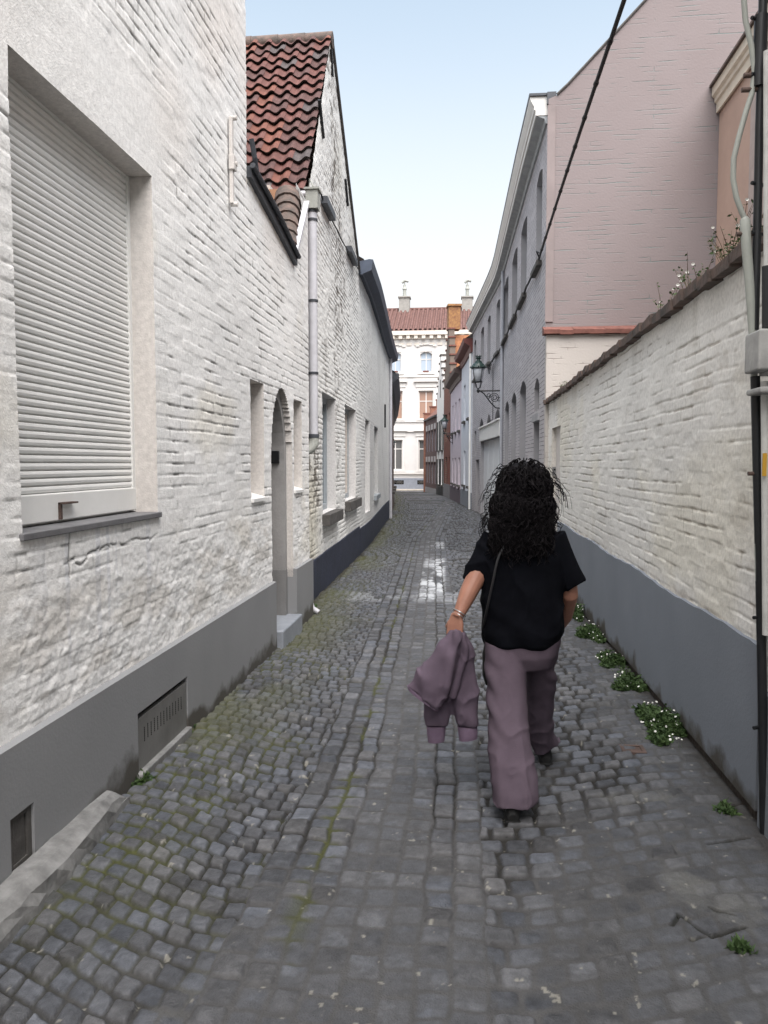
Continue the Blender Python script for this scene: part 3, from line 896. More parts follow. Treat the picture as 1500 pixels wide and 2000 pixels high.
    mb = MB(); mb.box(-2.2, -2.1, a - 6.05, b - 5.95, 0, zt2 + .05); mb.build('door', M['wood_dark'], hs)
    mb = MB(); mb.box(-2.0, -1.716, b - 6 - .085, b - 6 - .002, .10, .575); mb.build('reveal_plinth', M['plinth_grey'], hs)
    mb = MB(); mb.box(-1.86, -1.765, inn[1] - 6 - .035, inn[1] - 6 - .002, 1.60, 1.72); mb.build('letter_box', M['black'], hs, bevel=.008)
    mb = MB(); mb.box(-2.1, -1.575, yd0 + .03, yd1 + .02, -.1, .135); mb.build('doorstep', M['stone_blue'], hs, bevel=.012)
    # wall anchor
    mb = MB()
    y = ya(446, 310); zt_, zb = za(444, 228), za(447, 398)
    mb.box(-1.65, -1.625, y - .018, y + .018, zb, zt_)
    zc = zb + (zt_ - zb) * .47
    mb.box(-1.65, -1.61, y - .032, y + .032, zc - .05, zc + .05)
    for z in (zb, zt_, zc): mb.tube([(-1.65, y + .015, z), (-1.60, y + .015, z)], .017, 8)
    mb.build('wall_anchor', M['jamb'], hs, bevel=.004)
    # kerb stone in the corner, a thing of its own
    mb = MB()
    n = 26; rng = np.random.default_rng(3)
    ys = np.linspace(1.35, 3.36, n)
    rings = []
    for i, yy in enumerate(ys):
        j = (rng.random(8) - .5) * .016
        e = .035 if i == n - 1 else 0
        x0, x1, zt3 = -1.63, -1.50 - .06 * sstep(2.7, 3.4, yy), .115 - .02 * sstep(3.1, 3.4, yy)
        rings.append([(x0, yy, -.15), (x0, yy, zt3 + j[0] * .5 - e), (x1 - .05 + j[1], yy, zt3 + j[2] - e), (x1 - .012 + j[3], yy, zt3 - .03 + j[4] - e), (x1 + j[5] * 1.5, yy, .04 + j[6]), (x1 + .012, yy, -.15)])
    vs = [p for r_ in rings for p in r_]; fs = []
    for i in range(n - 1):
        for k in range(5): fs.append((i * 6 + k, i * 6 + k + 1, (i + 1) * 6 + k + 1, (i + 1) * 6 + k))
    fs += [tuple(range(6)), tuple((n - 1) * 6 + k for k in range(6))]
    mb.mesh(vs, fs)
    tag(mb.build('kerb_stone', M['stone_edge'], None), 'long rough grey kerb stone lying against the foot of the left wall', 'kerb stone')

def plinth_mat(name, col):
    """painted plinth with a dirty, damp foot"""
    m, nt, b = new_mat(name)
    N = nt.nodes.new; L = nt.links.new
    b.inputs['Roughness'].default_value = .75; b.inputs['Specular IOR Level'].default_value = .3
    g = N('ShaderNodeNewGeometry'); sx = N('ShaderNodeSeparateXYZ'); L(g.outputs['Position'], sx.inputs[0])
    n1 = N('ShaderNodeTexNoise'); n1.inputs['Scale'].default_value = 4; n1.inputs['Detail'].default_value = 8; L(g.outputs['Position'], n1.inputs['Vector'])
    ma = N('ShaderNodeMath'); ma.operation = 'MULTIPLY_ADD'; ma.inputs[1].default_value = -.42; L(n1.outputs[0], ma.inputs[0]); L(sx.outputs['Z'], ma.inputs[2])
    mr = N('ShaderNodeMapRange'); mr.inputs[1].default_value = -.16; mr.inputs[2].default_value = -.08; mr.inputs[3].default_value = 1; mr.inputs[4].default_value = 0
    L(ma.outputs[0], mr.inputs[0])
    rp = N('ShaderNodeValToRGB'); rp.color_ramp.elements[0].position = .3; rp.color_ramp.elements[1].position = .7
    rp.color_ramp.elements[0].color = (*[c * .88 for c in col], 1); rp.color_ramp.elements[1].color = (*col, 1)
    n2 = N('ShaderNodeTexNoise'); n2.inputs['Scale'].default_value = 1.7; n2.inputs['Detail'].default_value = 6; L(g.outputs['Position'], n2.inputs['Vector'])
    L(n2.outputs[0], rp.inputs[0])
    mx = N('ShaderNodeMix'); mx.data_type = 'RGBA'; mx.inputs[7].default_value = (.075, .07, .062, 1)
    L(mr.outputs[0], mx.inputs[0]); L(rp.outputs[0], mx.inputs[6]); L(mx.outputs[2], b.inputs['Base Color'])
    n3 = N('ShaderNodeTexNoise'); n3.inputs['Scale'].default_value = 70; n3.inputs['Detail'].default_value = 4; L(g.outputs['Position'], n3.inputs['Vector'])
    bp = N('ShaderNodeBump'); bp.inputs['Strength'].default_value = .3; bp.inputs['Distance'].default_value = .004
    L(n3.outputs[0], bp.inputs['Height']); L(bp.outputs[0], b.inputs['Normal'])
    return m
build_house_left()

# ------------------------------------------------------------------ gabled white house with the tiled roof
def tile_roof(mb, O, U, Vd, nu, nv, wu, lv, amp=.03, sub=8, jitter=.006, seed=1, mats=4):
    """S-shaped pantiles: O lower corner, U along the eave, Vd up the slope (unit vectors)"""
    N = Vd.cross(U).normalized()
    rng = random.Random(seed)
    for j in range(nv):
        for i in range(nu):
            mb.m = rng.choice([0, 0, 0, 0, 1, 1, 1, 2, 3]) if mats == 4 else 0
            lift = rng.uniform(-jitter, jitter); vs = []; fs = []
            dv = rng.uniform(-.012, .012)
            for b in (0, 1):
                for a in range(sub + 1):
                    t = a / sub
                    h = amp * math.sin(2 * math.pi * t + .5) + (.046 if b == 0 else .0) + lift
                    vs.append(O + U * ((i + t * 1.04) * wu) + Vd * ((j + (1.12 if b else 0)) * lv + dv) + N * h)
            for a in range(sub + 1):
                vs.append(vs[a] - N * .022)
            n = sub + 1
            for a in range(sub):
                fs.append((a, a + 1, n + a + 1, n + a))
            mb.mesh(vs, fs)
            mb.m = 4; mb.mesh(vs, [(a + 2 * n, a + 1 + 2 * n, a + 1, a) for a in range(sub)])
    mb.m = 0

TILES_LIP = simple('tile butt in painted shade', (.032, .026, .023), .95, .3)  # tile ends coloured near-black to paint in the shade under each course
TILES = [simple('red pantile', (.115, .046, .038), .8, .35, 7, .4, 25), simple('brown pantile', (.085, .042, .038), .85, .4, 7, .4, 25),
         simple('grey weathered pantile', (.075, .062, .062), .85, .4, 7, .4, 25), simple('orange red pantile', (.14, .052, .036), .8, .3, 7, .4, 25)]

def hf_b(s, z):
    h, hol, row, col = brickwork(s, z, 3, course=.066, blen=.19, joint=.009, lump=.0045, jmask=(.36, .56), gap=.011)
    rough = sstep(11, 5, s)
    h = h * (.6 + .7 * rough)
    c = np.array([.74, .74, .715]) * (1 - .12 * sstep(.45, .75, fbm(s * .6, z * .6, 4, 3)))[..., None]
    # worn paint: dark joints and bared brick, in tall patches between the windows
    patch = np.clip(sstep(.46, .66, fbm(s * .9 + 3, z * .33, 4, 2)) * sstep(8.5, 3.5, s) + .65 * np.exp(-((s - 3.05) / .33) ** 2) * sstep(.9, 1.6, z) + .6 * np.exp(-((s - 1.1) / .5) ** 2) * sstep(.5, 1.2, z) * sstep(2.4, 1.6, z), 0, 1)
    spk = np.clip(hol * (.30 + 1.1 * patch) * sstep(.42 - .12 * patch, .60 - .12 * patch, fbm(s * 6, z * 12, 3, 5)), 0, 1)
    bare = patch * sstep(.52, .62, fbm(s * 8, z * 13, 4, 1)) * .9
    d = np.clip(np.maximum(spk, bare), 0, 1)[..., None]
    h = h - .006 * d[..., 0]
    c = c * (1 - d) + np.array([.12, .105, .09]) * d
    yel = (sstep(1.8, .8, s) * sstep(2.0, 1.2, z) * .5)[..., None]
    c = c * (1 - yel * np.array([.12, .2, .4]))
    gr = (sstep(3.5, 6.5, z) * sstep(.4, .65, fbm(s * 1.2, z * 1.2, 4, 4)) * .4)[..., None]
    c = c * (1 - gr * np.array([.25, .27, .34]))
    return h, np.concatenate([c, np.ones(c.shape[:2] + (1,))], -1)

def build_house_gable():
    W = LEFT_B
    hs = empty('gabled_brick_house', (-1.9, 10.8, zgf(10.8)), 'white brick house with steep red tiled roof and peeling paint, its gable to the lane', 'house')
    sa, zA = W.hit(646, 78)
    s0, z0 = W.hit(604, 365)
    s1, z1 = W.hit(700, 528)
    send = W.hit(757, 700)[0]
    W1 = [W.hit(630, 900)[0], W.hit(656, 900)[0], W.hit(640, 1000)[1], W.hit(632, 766)[1]]
    W2 = [W.hit(674, 900)[0], W.hit(695, 900)[0], W.hit(685, 975)[1], W.hit(676, 790)[1]]
    n3 = [W.hit(713.5, 900)[0], W.hit(722, 900)[0], .58, W.hit(714, 818)[1]]
    w4 = [W.hit(731, 900)[0], W.hit(738.5, 900)[0], W.hit(735, 966)[1], W.hit(732, 832)[1]]
    smid = s1 - .02
    top = 4.9
    holes = [W1, W2]
    sv = adaptive(0.0, smid, lambda s: .02 + .0016 * s, [W1[0], W1[1], W2[0], W2[1]])
    zv = adaptive(.35, 4.6, lambda z: .0105, [h for w in (W1, W2) for h in w[2:]])
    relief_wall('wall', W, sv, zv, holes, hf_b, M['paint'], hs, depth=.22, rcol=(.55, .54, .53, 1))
    def zt(s):
        return np.where(s < s0, 4.601, np.where(s < sa, z0 + (zA - z0) * np.clip((s - s0) / (sa - s0), 0, 1), zA + (z1 - zA) * np.clip((s - sa) / (s1 - sa), 0, 1)))
    relief_wall('gable_wall', W, np.unique(np.append(sv[sv > s0], s0)), np.linspace(0, 1, 240), [], hf_b, M['paint'], hs, zfun=lambda s, t: 4.6 + (np.maximum(zt(s), 4.601) - 4.6) * t)
    # body, roof
    mb = MB()
    e0, e1 = W.P(0, 0), W.P(s1, 0)
    mb.box(-9, -2.12, 8.32, e1.y - .03, -.8, 4.6)
    mb.build('rear_wall', M['cream'], hs)
    yA = W.P(sa, 0).y; y0 = W.P(s0, 0).y; xg = W.P(sa, 0).x
    ye, ze = y0 - .12, z0 - .12
    slope = Vector((0, yA - ye, zA + .06 - ze)); Ls = slope.length; Vd = slope.normalized()
    U = Vector((-1, 0, 0)); wu = .205
    nv = 17; lv = Ls / nv
    mb = MB()
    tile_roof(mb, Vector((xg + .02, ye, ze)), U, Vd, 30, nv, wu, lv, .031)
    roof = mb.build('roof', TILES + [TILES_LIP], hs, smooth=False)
    mb = MB()
    mb.poly([(xg - .01, ye + .05, ze), (-9, ye + .05, ze), (-9, yA, zA - .0), (xg - .01, yA, zA - .0)])
    y1 = W.P(s1, 0).y
    mb.poly([(xg - .04, yA, zA), (-9, yA, zA), (-9, y1, z1), (xg - .1, y1, z1)])
    mb.build('roof_underlay', M['old_tile'], roof)
    mb = MB()
    for i in range(16):
        x = xg + .03 - i * .38
        mb.tube([(x, yA, zA - .0), (x - .40, yA, zA + .004)], [.105, .095], 12)
    mb.build('ridge', M['old_tile'], roof, smooth=True)
    # verge capping along the right slope and dark slots of the wall ties
    mb = MB()
    for (p, q) in (((sa, zA), (s1, z1)),):
        a, b = W.P(p[0], p[1] + .02, .015), W.P(q[0], q[1] + .02, .015)
        mb.tube([a, b], .025, 6)
    mb.build('verge', M['stone_dark'], hs)
    for (u0, v0, u1, v1) in ((622, 195, 630, 270), (645, 96, 648, 150), (673, 350, 678, 402)):
        mb = MB()
        a, b = W.hit(u0, v0), W.hit(u1, v1)
        p, q = W.P(a[0], a[1], .01), W.P(b[0], b[1], .01)
        mb.tube([p, q], .022, 6)
        mb.build('wall_tie', M['black'], hs)
    for (u0, v0, u1, v1) in ((626, 390, 643, 425), (676, 488, 689, 512)):
        mb = MB()
        a, b = W.hit(u0, v0), W.hit(u1, v1)
        zm = (a[1] + b[1]) / 2
        W.box(mb, a[0], b[0], zm - .045, zm + .045, 0, .09)
        mb.build('ledge', M['dark_metal'], hs)
    mb = MB()
    pts = [W.hit(*p) for p in ((620, 372), (628, 395), (645, 432), (655, 450), (664, 470), (676, 490), (690, 515), (702, 535))]
    mb.tube([W.P(s, z, .03) for s, z in pts], .011, 6)
    mb.build('wall_cable', M['cord'], hs)
    # gutter, fascia, hopper and downpipe
    mb = MB()
    mb.box(-4.0, xg + .0, ye - .02, ye + .02, ze - .17, ze - .02)
    mb.build('fascia', M['white_trim'], hs)
    mb = MB(); mb.box(-4.0, -1.835, 8.29, 8.315, 3.2, ze - .17); mb.build('side_wall', simple('orange ochre old wall', (.36, .2, .12), .9, .3, 5), hs)
    mb = MB(); mb.tube([(-4.0, ye - .06, ze - .0), (xg + .06, ye - .06, ze - .02)], .035, 8); mb.build('gutter', M['pipe_grey'], hs, smooth=True)
    mb = MB(); xp, yp = -1.645, 8.26
    hb, ht = at(605, 410, y=yp).z, at(605, 374, y=yp).z
    mb.box(xp - .06, xp + .07, yp - .07, yp + .07, hb, ht)
    mb.box(xp - .075, xp + .085, yp - .085, yp + .085, ht, ht + .02)
    mb.tube([(xp - .03, yp, ht), (xp - .03, yp, ht + .13), (xp + .03, yp, ht + .01)], .009, 6)
    mb.build('hopper', M['pipe_old'], hs)
    zb = at(615, 848, y=yp).z
    mb = MB(); mb.tube([(xp, yp, hb), (xp, yp, zb)], .048, 14)
    mb.m = 1
    for v in (413, 430, 588, 729): 
        z = at(610, v, y=yp).z; mb.tube([(xp, yp, z - .012), (xp, yp, z + .012)], .056, 14); mb.tube([(xp, yp, z), (xp - .1, yp - .02, z)], .01, 6)
    mb.tube([(xp, yp, zb), (xp, yp, zb - .04)], .06, 14)
    mb.tube([(xp - .1, yp - .1, 4.0), (xp - .1, yp - .1, zb)], .012, 6)
    dp = mb.build('downpipe', [M['pipe_grey'], M['dark_metal']], hs, smooth=True)
    mb = MB(); mb.tube([(xp, yp, zb - .03), (xp, yp + .0, zb - .1), (xp - .03, yp - .04, zb - .16), (xp - .07, yp - .09, zb - .22)], [.055, .06, .055, .02], 12)
    mb.build('pipe_shoe', M['pipe_old'], dp, smooth=True)
    mb = MB(); mb.tube([(-1.67, 8.17, .55), (-1.67, 8.17, .08), (-1.65, 8.17, .02), (-1.58, 8.16, -.02)], .03, 10)
    mb.build('drain_pipe', M['pipe_grey'], hs, smooth=True)
    # windows of the gabled house
    for w in (W1, W2):
        f = MB(); a, b, c, d = w
        for (q0, q1, zz0, zz1) in ((a, a + .06, c, d), (b - .06, b, c, d), (a + .06, b - .06, c, c + .08), (a + .06, b - .06, d - .08, d), ((a + b) / 2 - .03, (a + b) / 2 + .03, c + .08, d - .08)):
            W.box(f, q0, q1, zz0, zz1, -.20, -.13)
        fr = f.build('window', M['wood_grey'], hs)
        g = MB(); W.box(g, a, b, c, d, -.19, -.17); g.build('pane', glass_mat('curtained glass', (.2, .23, .25), .15), fr)
        q = MB(); W.box(q, a - .05, b + .09, c - .16, c - .005, -.2, .10); q.build('sill', M['stone_dark'], fr, bevel=.008)
    mb = MB(); W.profile(mb, .02, smid, [(-.25, -1.0), (.022, -1.0), (.022, .42), (-.25, .42)])
    mb.build('plinth', navy_mat(), hs)
    return s1, (n3, w4)

def navy_mat():
    m = simple('navy painted brick plinth', (.026, .032, .055), .65, .35, 6, .6, 26)
    return m

def build_house_low(s1, ops):
    W = LEFT_B; n3, w4 = ops
    hs = empty('low_brick_house', tuple(W.P(s1 + 5, zgf(20))), 'low white brick house with dark zinc gutter and navy plinth beyond the gable', 'house')
    top = W.hit(704, 545)[1] + .06
    send = W.s[-1]
    holes = [n3, w4]
    sv = adaptive(s1 - .02, send, lambda s: .045 + .001 * s, [c for h in holes for c in h[:2]])
    zv = adaptive(.2, top, lambda z: .016, [h for w in holes for h in w[2:]])
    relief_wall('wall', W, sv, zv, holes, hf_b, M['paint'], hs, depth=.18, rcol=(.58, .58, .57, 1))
    mb = MB()
    W.box(mb, s1, send, -1.2, top, -4, -.3); W.box(mb, n3[0] - .1, n3[1] + .1, .3, n3[3] + .1, -.21, -.17)
    mb.build('rear_wall', M['jamb'], hs)
    mb = MB()
    zt = top
    W.profile(mb, s1 + .02, send - .1, [(-.1, zt - .02), (.07, zt - .06), (.09, zt - .04), (.24, zt + .02), (.27, zt + .21), (.20, zt + .22), (-.1, zt + .16)], 1.0)
    mb.build('gutter', simple('blue black zinc gutter', (.045, .058, .085), .5, .3, 5), hs)
    mb = MB()
    for i in range(9):
        a = s1 + (send - s1 - .3) * i / 9; b = s1 + (send - s1 - .3) * (i + 1) / 9
        mb.poly([W.P(a, zt + .22, .1), W.P(b, zt + .22, .1), W.P(b, zt + 2.0, -3), W.P(a, zt + 2.0, -3)])
    mb.build('roof', M['old_tile'], hs)
    f = MB(); a, b, c, d = w4
    W.box(f, a, b, c, d, -.17, -.12); fr = f.build('window', M['black'], hs)
    g = MB(); W.box(g, a + .08, b - .08, c + .1, d - .1, -.12, -.115); g.build('pane', M['glass'], fr)
    q = MB(); W.box(q, a - .1, b + .1, c - .1, c, -.1, .06); q.build('sill', M['wood_grey'], fr)
    mb = MB(); W.profile(mb, s1, send, [(-.25, -1.2), (.022, -1.2), (.022, .36), (-.25, .36)]); mb.build('plinth', navy_mat(), hs)
    mb = MB(); sp = W.hit(752, 850)[0]
    mb.tube([W.P(send - 1.2, top, .06), W.P(send - 1.2, -.3, .06)], .05, 8); mb.build('downpipe', M['pipe_grey'], hs)
    mb = MB(); a, b = W.hit(750.5, 790), W.hit(750.5, 835)
    W.box(mb, a[0] - .04, a[0] + .04, b[1], a[1], 0, .05); mb.build('wall_tie', M['black'], hs)
_s1, _ops = build_house_gable()
build_house_low(_s1, _ops)
# ------------------------------------------------------------------ garden wall at the right
def hf_garden(s, z):
    h, hol, row, col = brickwork(s, z, 2, course=.074, blen=.235, joint=.007, lump=.0036, jmask=(.40, .62), wob=.016, gap=.010)
    h = h + .006 * (fbm(s * 3.5, z * 6, 3, 1) - .5)
    near = sstep(5.5, .5, s)
    c = np.array([.79, .775, .735]) * (1 - .1 * sstep(.4, .75, fbm(s * .9, z * .9, 4, 2)))[..., None]
    yel = (sstep(.45, .7, fbm(s * .8, z * 1.2, 4, 5)) * .7)[..., None]
    c = c * (1 - yel * np.array([.03, .055, .14]))
    spk = (hol * sstep(.46, .62, fbm(s * 6, z * 11, 3, 5)))[..., None]
    c = c * (1 - np.clip(1.2 * spk, 0, .8) * np.array([.62, .66, .7]))
    pt = .4 * (sstep(.72, .78, fbm(s * 2.6, z * 5.0, 4, 0)) * near * .7)[..., None]
    c = c * (1 - pt) + np.array([.40, .36, .30]) * pt
    h = h - .004 * pt[..., 0]
    st = (sstep(.6, .8, vnoise(s * 9, z * .5, 2)) * sstep(2.1, 2.6, z) * .45)[..., None]
    c = c * (1 - st * np.array([.4, .42, .45]))
    lo = (sstep(.86, .80, z) * sstep(.35, .6, fbm(s * 9, z * 20, 3, 3)) * .35)[..., None]
    c = c * (1 - lo * np.array([.4, .5, .6]))
    return h, np.concatenate([c, np.ones(c.shape[:2] + (1,))], -1)

def build_garden_wall():
    W = GARDEN
    hs = empty('garden_wall', (1.3, 8, zgf(8)), 'cream white brick garden wall with tiled coping and blue grey plinth on the right', 'wall')
    ztop = 2.58; zp = .80
    d0, d1 = W.hit(1093.5, 900)[0], W.hit(1077.5, 900)[0]
    dz = W.hit(1093, 831)[1]
    door = (d0, d1, -.1, dz)
    sv = adaptive(0.0, W.s[-1], lambda s: min(.05, max(.009, .6 * ((s + 3.45) ** 2 + 1.7) / (1.3 * 768))), [d0, d1])
    zv = adaptive(zp - .03, ztop, lambda z: .0075, [dz])
    zw = .018
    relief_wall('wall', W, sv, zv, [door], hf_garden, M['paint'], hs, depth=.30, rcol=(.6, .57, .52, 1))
    # plinth with a ragged, unpainted footing
    mb = MB()
    k = 60; rng = np.random.default_rng(9)
    for (a, b) in ((0, d0), (d1, W.s[-1])):
        n = max(2, int((b - a) / .12))
        for i in range(n):
            q0 = a + (b - a) * i / n; q1 = a + (b - a) * (i + 1) / n
            f0 = zgf(3.45 + q0) + .07 - .04 * sstep(2.5, 4.5, q0); f1 = zgf(3.45 + q1) + .07 - .04 * sstep(2.5, 4.5, q1)
            zt0 = zp + .010 * math.sin(q0 * 3.1) + .004 * math.sin(q0 * 17); zt1 = zp + .010 * math.sin(q1 * 3.1) + .004 * math.sin(q1 * 17)
            mb.hexa([W.P(q0, f0, -.2), W.P(q1, f1, -.2), W.P(q1, f1, .022), W.P(q0, f0, .022), W.P(q0, zt0, -.2), W.P(q1, zt1, -.2), W.P(q1, zt1, .022), W.P(q0, zt0, .022)])
    mb.build('plinth', plinth_mat('blue grey plinth, damp foot', (.215, .238, .272)), hs)
    mb = MB(); W.profile(mb, 0, W.s[-1], [(-.2, -.9), (.004, -.9), (.004, .2), (-.2, .2)]); mb.build('footing', simple('bare dirty footing', (.06, .048, .04), .95, .5, 14, .8, 40), hs)
    mb = MB(); W.box(mb, .02, W.s[-1], zp - .3, ztop - .01, -.34, -.06); mb.build('wall_core', M['jamb'], hs)
    # coping of old tiles, sagging and broken
    mb = MB(); rng = random.Random(4)
    q = -.02
    while q < W.s[-1]:
        l = rng.uniform(.2, .3); a, b = q, min(q + l * 1.06, W.s[-1] + .02)
        dz0, dz1 = rng.uniform(-.012, .012), rng.uniform(-.012, .012); t = rng.uniform(.0, .02)
        mb.hexa([W.P(a, ztop - .02 + dz0, -.36), W.P(b, ztop - .02 + dz1, -.36), W.P(b, ztop - .045 + dz1, .06), W.P(a, ztop - .045 + dz0, .06 + t),
                 W.P(a, ztop + .10 + dz0, -.36), W.P(b, ztop + .10 + dz1, -.36), W.P(b, ztop + .0 + dz1, .065), W.P(a, ztop + .015 + dz0, .065 + t)])
        q += l
    for i in range(0):
        s_ = rng.uniform(.1, W.s[-1] - .2); L = rng.uniform(.08, .22)
        mb.hexa([W.P(s_, ztop + .03, -.1), W.P(s_ + L, ztop + .03, -.1), W.P(s_ + L, ztop + .0, .05), W.P(s_, ztop + .0, .05),
                 W.P(s_, ztop + .11 + rng.uniform(0, .05), -.12), W.P(s_ + L, ztop + .10, -.12), W.P(s_ + L, ztop + .03, .03), W.P(s_, ztop + .05 + rng.uniform(0, .04), .03)])
    mb.build('coping', M['old_tile'], hs)
    mb = MB(); W.box(mb, d0 - .05, d1 + .05, -.6, dz + .05, -.4, -.075); mb.build('door', M['wood_dark'], hs)
    mb = MB(); W.box(mb, d0 + .001, d0 + .05, -.2, dz - .001, -.074, -.03); mb.build('door_frame', M['wood_dark'], hs)
    mb = MB(); a = d1; z0 = W.hit(1083, 930)[1]; z1 = W.hit(1083, 912)[1]
    W.box(mb, a - .04, a - .004, z0, z1, -.07, -.008); ic = mb.build('intercom', simple('grey intercom metal', (.3, .3, .3), .4, .1, metal=.6), hs)
    mb = MB(); W.box(mb, a - .045, a - .0401, z0 + (z1 - z0) * .6, z1 - .03, -.055, -.025); mb.build('screen', M['black'], ic)
build_garden_wall()

# ------------------------------------------------------------------ long grey house with the pink gable
def window_on(W, parent, w, depth, fmat, gmat, sillmat=None, fw=.06, mull=True, transom=None, sill_out=.1, sill_h=.1):
    a, b, c, d = w[:4]; f = MB(); n0, n1 = -depth + .005, -depth + .055
    W.box(f, a, a + fw, c, d, n0, n1); W.box(f, b - fw, b, c, d, n0, n1)
    W.box(f, a + fw, b - fw, c, c + fw, n0, n1); W.box(f, a + fw, b - fw, d - fw, d, n0, n1)
    if mull: W.box(f, (a + b) / 2 - fw * .45, (a + b) / 2 + fw * .45, c + fw, d - fw, n0, n1 - .004)
    if transom: W.box(f, a + fw, b - fw, transom - .035, transom + .035, n0, n1 + .004)
    fr = f.build('window', fmat, parent)
    g = MB(); W.box(g, a + .01, b - .01, c + .01, d - .01, n0 + .002, n0 + .02); g.build('pane', gmat, fr)
    if sillmat:
        q = MB(); W.box(q, a - .06, b + .06, c - sill_h, c - .004, -depth, sill_out); q.build('sill', sillmat, fr)
    return fr

def build_grey_house():
    W = GREY
    hs = empty('grey_brick_house', (2.2, 20, zgf(20)), 'long pale grey brick house with white cornice, garage door and a bare pink gable wall', 'house')
    zc0, zc1 = 6.98, 7.42
    send = W.s[-1]
    m_grey = brick_mat('pale grey painted brick', (.46, .44, .455), (.14, .135, .145), (.40, .385, .40), .21, .07, .008, .8, .012, breaks=.42)
    m_pink = brick_mat('dusty pink painted brick', (.24, .207, .206), (.15, .19, .185), (.225, .19, .188), 1.9, .072, .0075, .55, .012, breaks=.56, warp=.02)
    up = []
    for (u0, u1) in ((1057, 1046), (1028, 1017), (1010, 1000), (993, 985), (977, 970), (959, 953), (946, 940), (931, 927)):
        a, b = W.hit(u0, 560)[0], W.hit(u1, 560)[0]
        up.append((a, b, 4.98, 6.56, .09))
    lo = []
    for (u0, u1, v) in ((1027, 1015, 745), (1008, 999, 767), (994, 986.5, 784)):
        a, b = W.hit(u0, 800)[0], W.hit(u1, 800)[0]
        lo.append((a, b, 1.0, W.hit((u0 + u1) / 2, v)[1], .17))
    d0, d1 = W.hit(1053, 850)[0], W.hit(1042.5, 850)[0]
    fz = W.hit(1049, 739)[1]; dz2 = W.hit(1049, 823)[1]
    door = (d0, d1, -.4, dz2); fan = (d0 + .05, d1 - .02, dz2 + .2, fz, .15)
    g0, g1 = W.hit(977, 900)[0], W.hit(938.5, 900)[0]
    gz = W.hit(960, 857.5)[1]; lz = W.hit(960, 829)[1]
    gar = (g0, g1, -.6, gz)
    fl = []
    for (u0, u1, v) in ((976, 966, 799), (958.5, 951, 809), (944, 937, 817)):
        a, b = W.hit(u0, 820)[0], W.hit(u1, 820)[0]
        fl.append((a, b, lz + .1, W.hit((u0 + u1) / 2, v)[1], .24))
    sm0, sm1 = W.hit(930, 860)[0], W.hit(926.5, 860)[0]
    small = (sm0, sm1, 1.9, 2.9); sdoor = (W.hit(935, 940)[0], W.hit(929, 940)[0], -.6, 1.75)
    holes = up + lo + [door, fan, gar] + fl + [sdoor]
    if small[0] > fl[-1][1] + .05 and small[1] < send - .05: holes.append(small)
    mb = MB(); W.face(mb, 0, send, -1.2, zc0 + .1, holes, .20, 1.6, rm=1)
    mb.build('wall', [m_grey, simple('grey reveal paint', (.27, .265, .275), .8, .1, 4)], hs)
    # gable wall facing the camera, and its shoulder
    c = W.P(0, 0); yg = c.y - .005
    pts_px = [(1088, 186), (1205, 60), (1260, -2), (1330, -70), (1420, -190)]
    prof = []
    for (u, v) in ((1088, 186), (1110, 165), (1205, 62), (1262, 0), (1330, -78), (1430, -205)):
        p = at(u, v, y=yg); prof.append((p.x, p.z))
    xr = 7.5
    mb = MB()
    xs = [c.x] + [p[0] for p in prof] + [xr]
    zs = [prof[0][1] - .05] + [p[1] for p in prof] + [prof[-1][1] - 1.5]
    for (xa, za_, xb, zb_) in zip(xs, zs, xs[1:], zs[1:]):
        mb.poly([(xa, yg, -1), (xb, yg, -1), (xb, yg, zb_), (xa, yg, za_)], [(xa, -1), (xb, -1), (xb, zb_), (xa, za_)])
        mb.poly([(xa, yg, za_), (xb, yg, zb_), (xb, yg + .3, zb_), (xa, yg + .3, za_)], [(xa, 0), (xb, 0), (xb, .3), (xa, .3)])
    mb.build('gable_wall', m_pink, hs)
    mb = MB(); mb.box(c.x - .012, c.x + .11, yg - .02, yg - .002, 3.85, prof[0][1] - .15); mb.build('corner_strip', simple('pinkish corner render', (.25, .21, .205), .85, .15, 2), hs)
    mb = MB()
    for (p, q) in zip(prof, prof[1:]):
        mb.tube([(p[0], yg - .01, p[1] + .01), (q[0], yg - .01, q[1] + .01)], .02, 6)
    mb.build('verge', M['stone_dark'], hs)
    # cornice: moulded white eaves, grey soffit, dark gutter on top
    a = .06
    mb = MB()
    W.profile(mb, a, send + .05, [(-.1, zc0 + .10), (.19, zc0 + .10), (.19, zc0 + .18), (.215, zc0 + .19), (.215, zc0 + .24), (.24, zc0 + .28), (.265, zc0 + .33), (.28, zc0 + .36), (.28, zc0 + .39), (-.1, zc0 + .39)], 1.2)
    mb.build('cornice', simple('ivory cornice paint', (.66, .65, .62), .5, .08, 4), hs)
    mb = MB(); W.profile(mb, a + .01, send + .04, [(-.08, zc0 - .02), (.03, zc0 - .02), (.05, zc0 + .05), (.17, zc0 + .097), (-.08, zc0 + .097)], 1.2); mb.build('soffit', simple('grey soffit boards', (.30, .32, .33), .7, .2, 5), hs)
    mb = MB(); W.profile(mb, a - .03, send + .06, [(.0, zc0 + .392), (.285, zc0 + .392), (.295, zc0 + .43), (.0, zc0 + .43)], 1.2)
    mb.box(c.x - .02, c.x + .12, c.y - .0, c.y + .2, zc0 + .25, zc0 + .43)
    mb.build('gutter', M['dark_metal'], hs)
    mb = MB()
    for i in range(10):
        s0, s1 = send * i / 10, send * (i + 1) / 10
        mb.poly([W.P(max(.35, s0), zc0 + .2, -.4), W.P(s1, zc0 + .2, -.4), W.P(s1, zc0 + 2.0, -4.2), W.P(max(.35, s0), zc0 + 2.0, -4.2)])
    mb.build('roof', M['old_tile'], hs)
    e = W.P(send, 0)
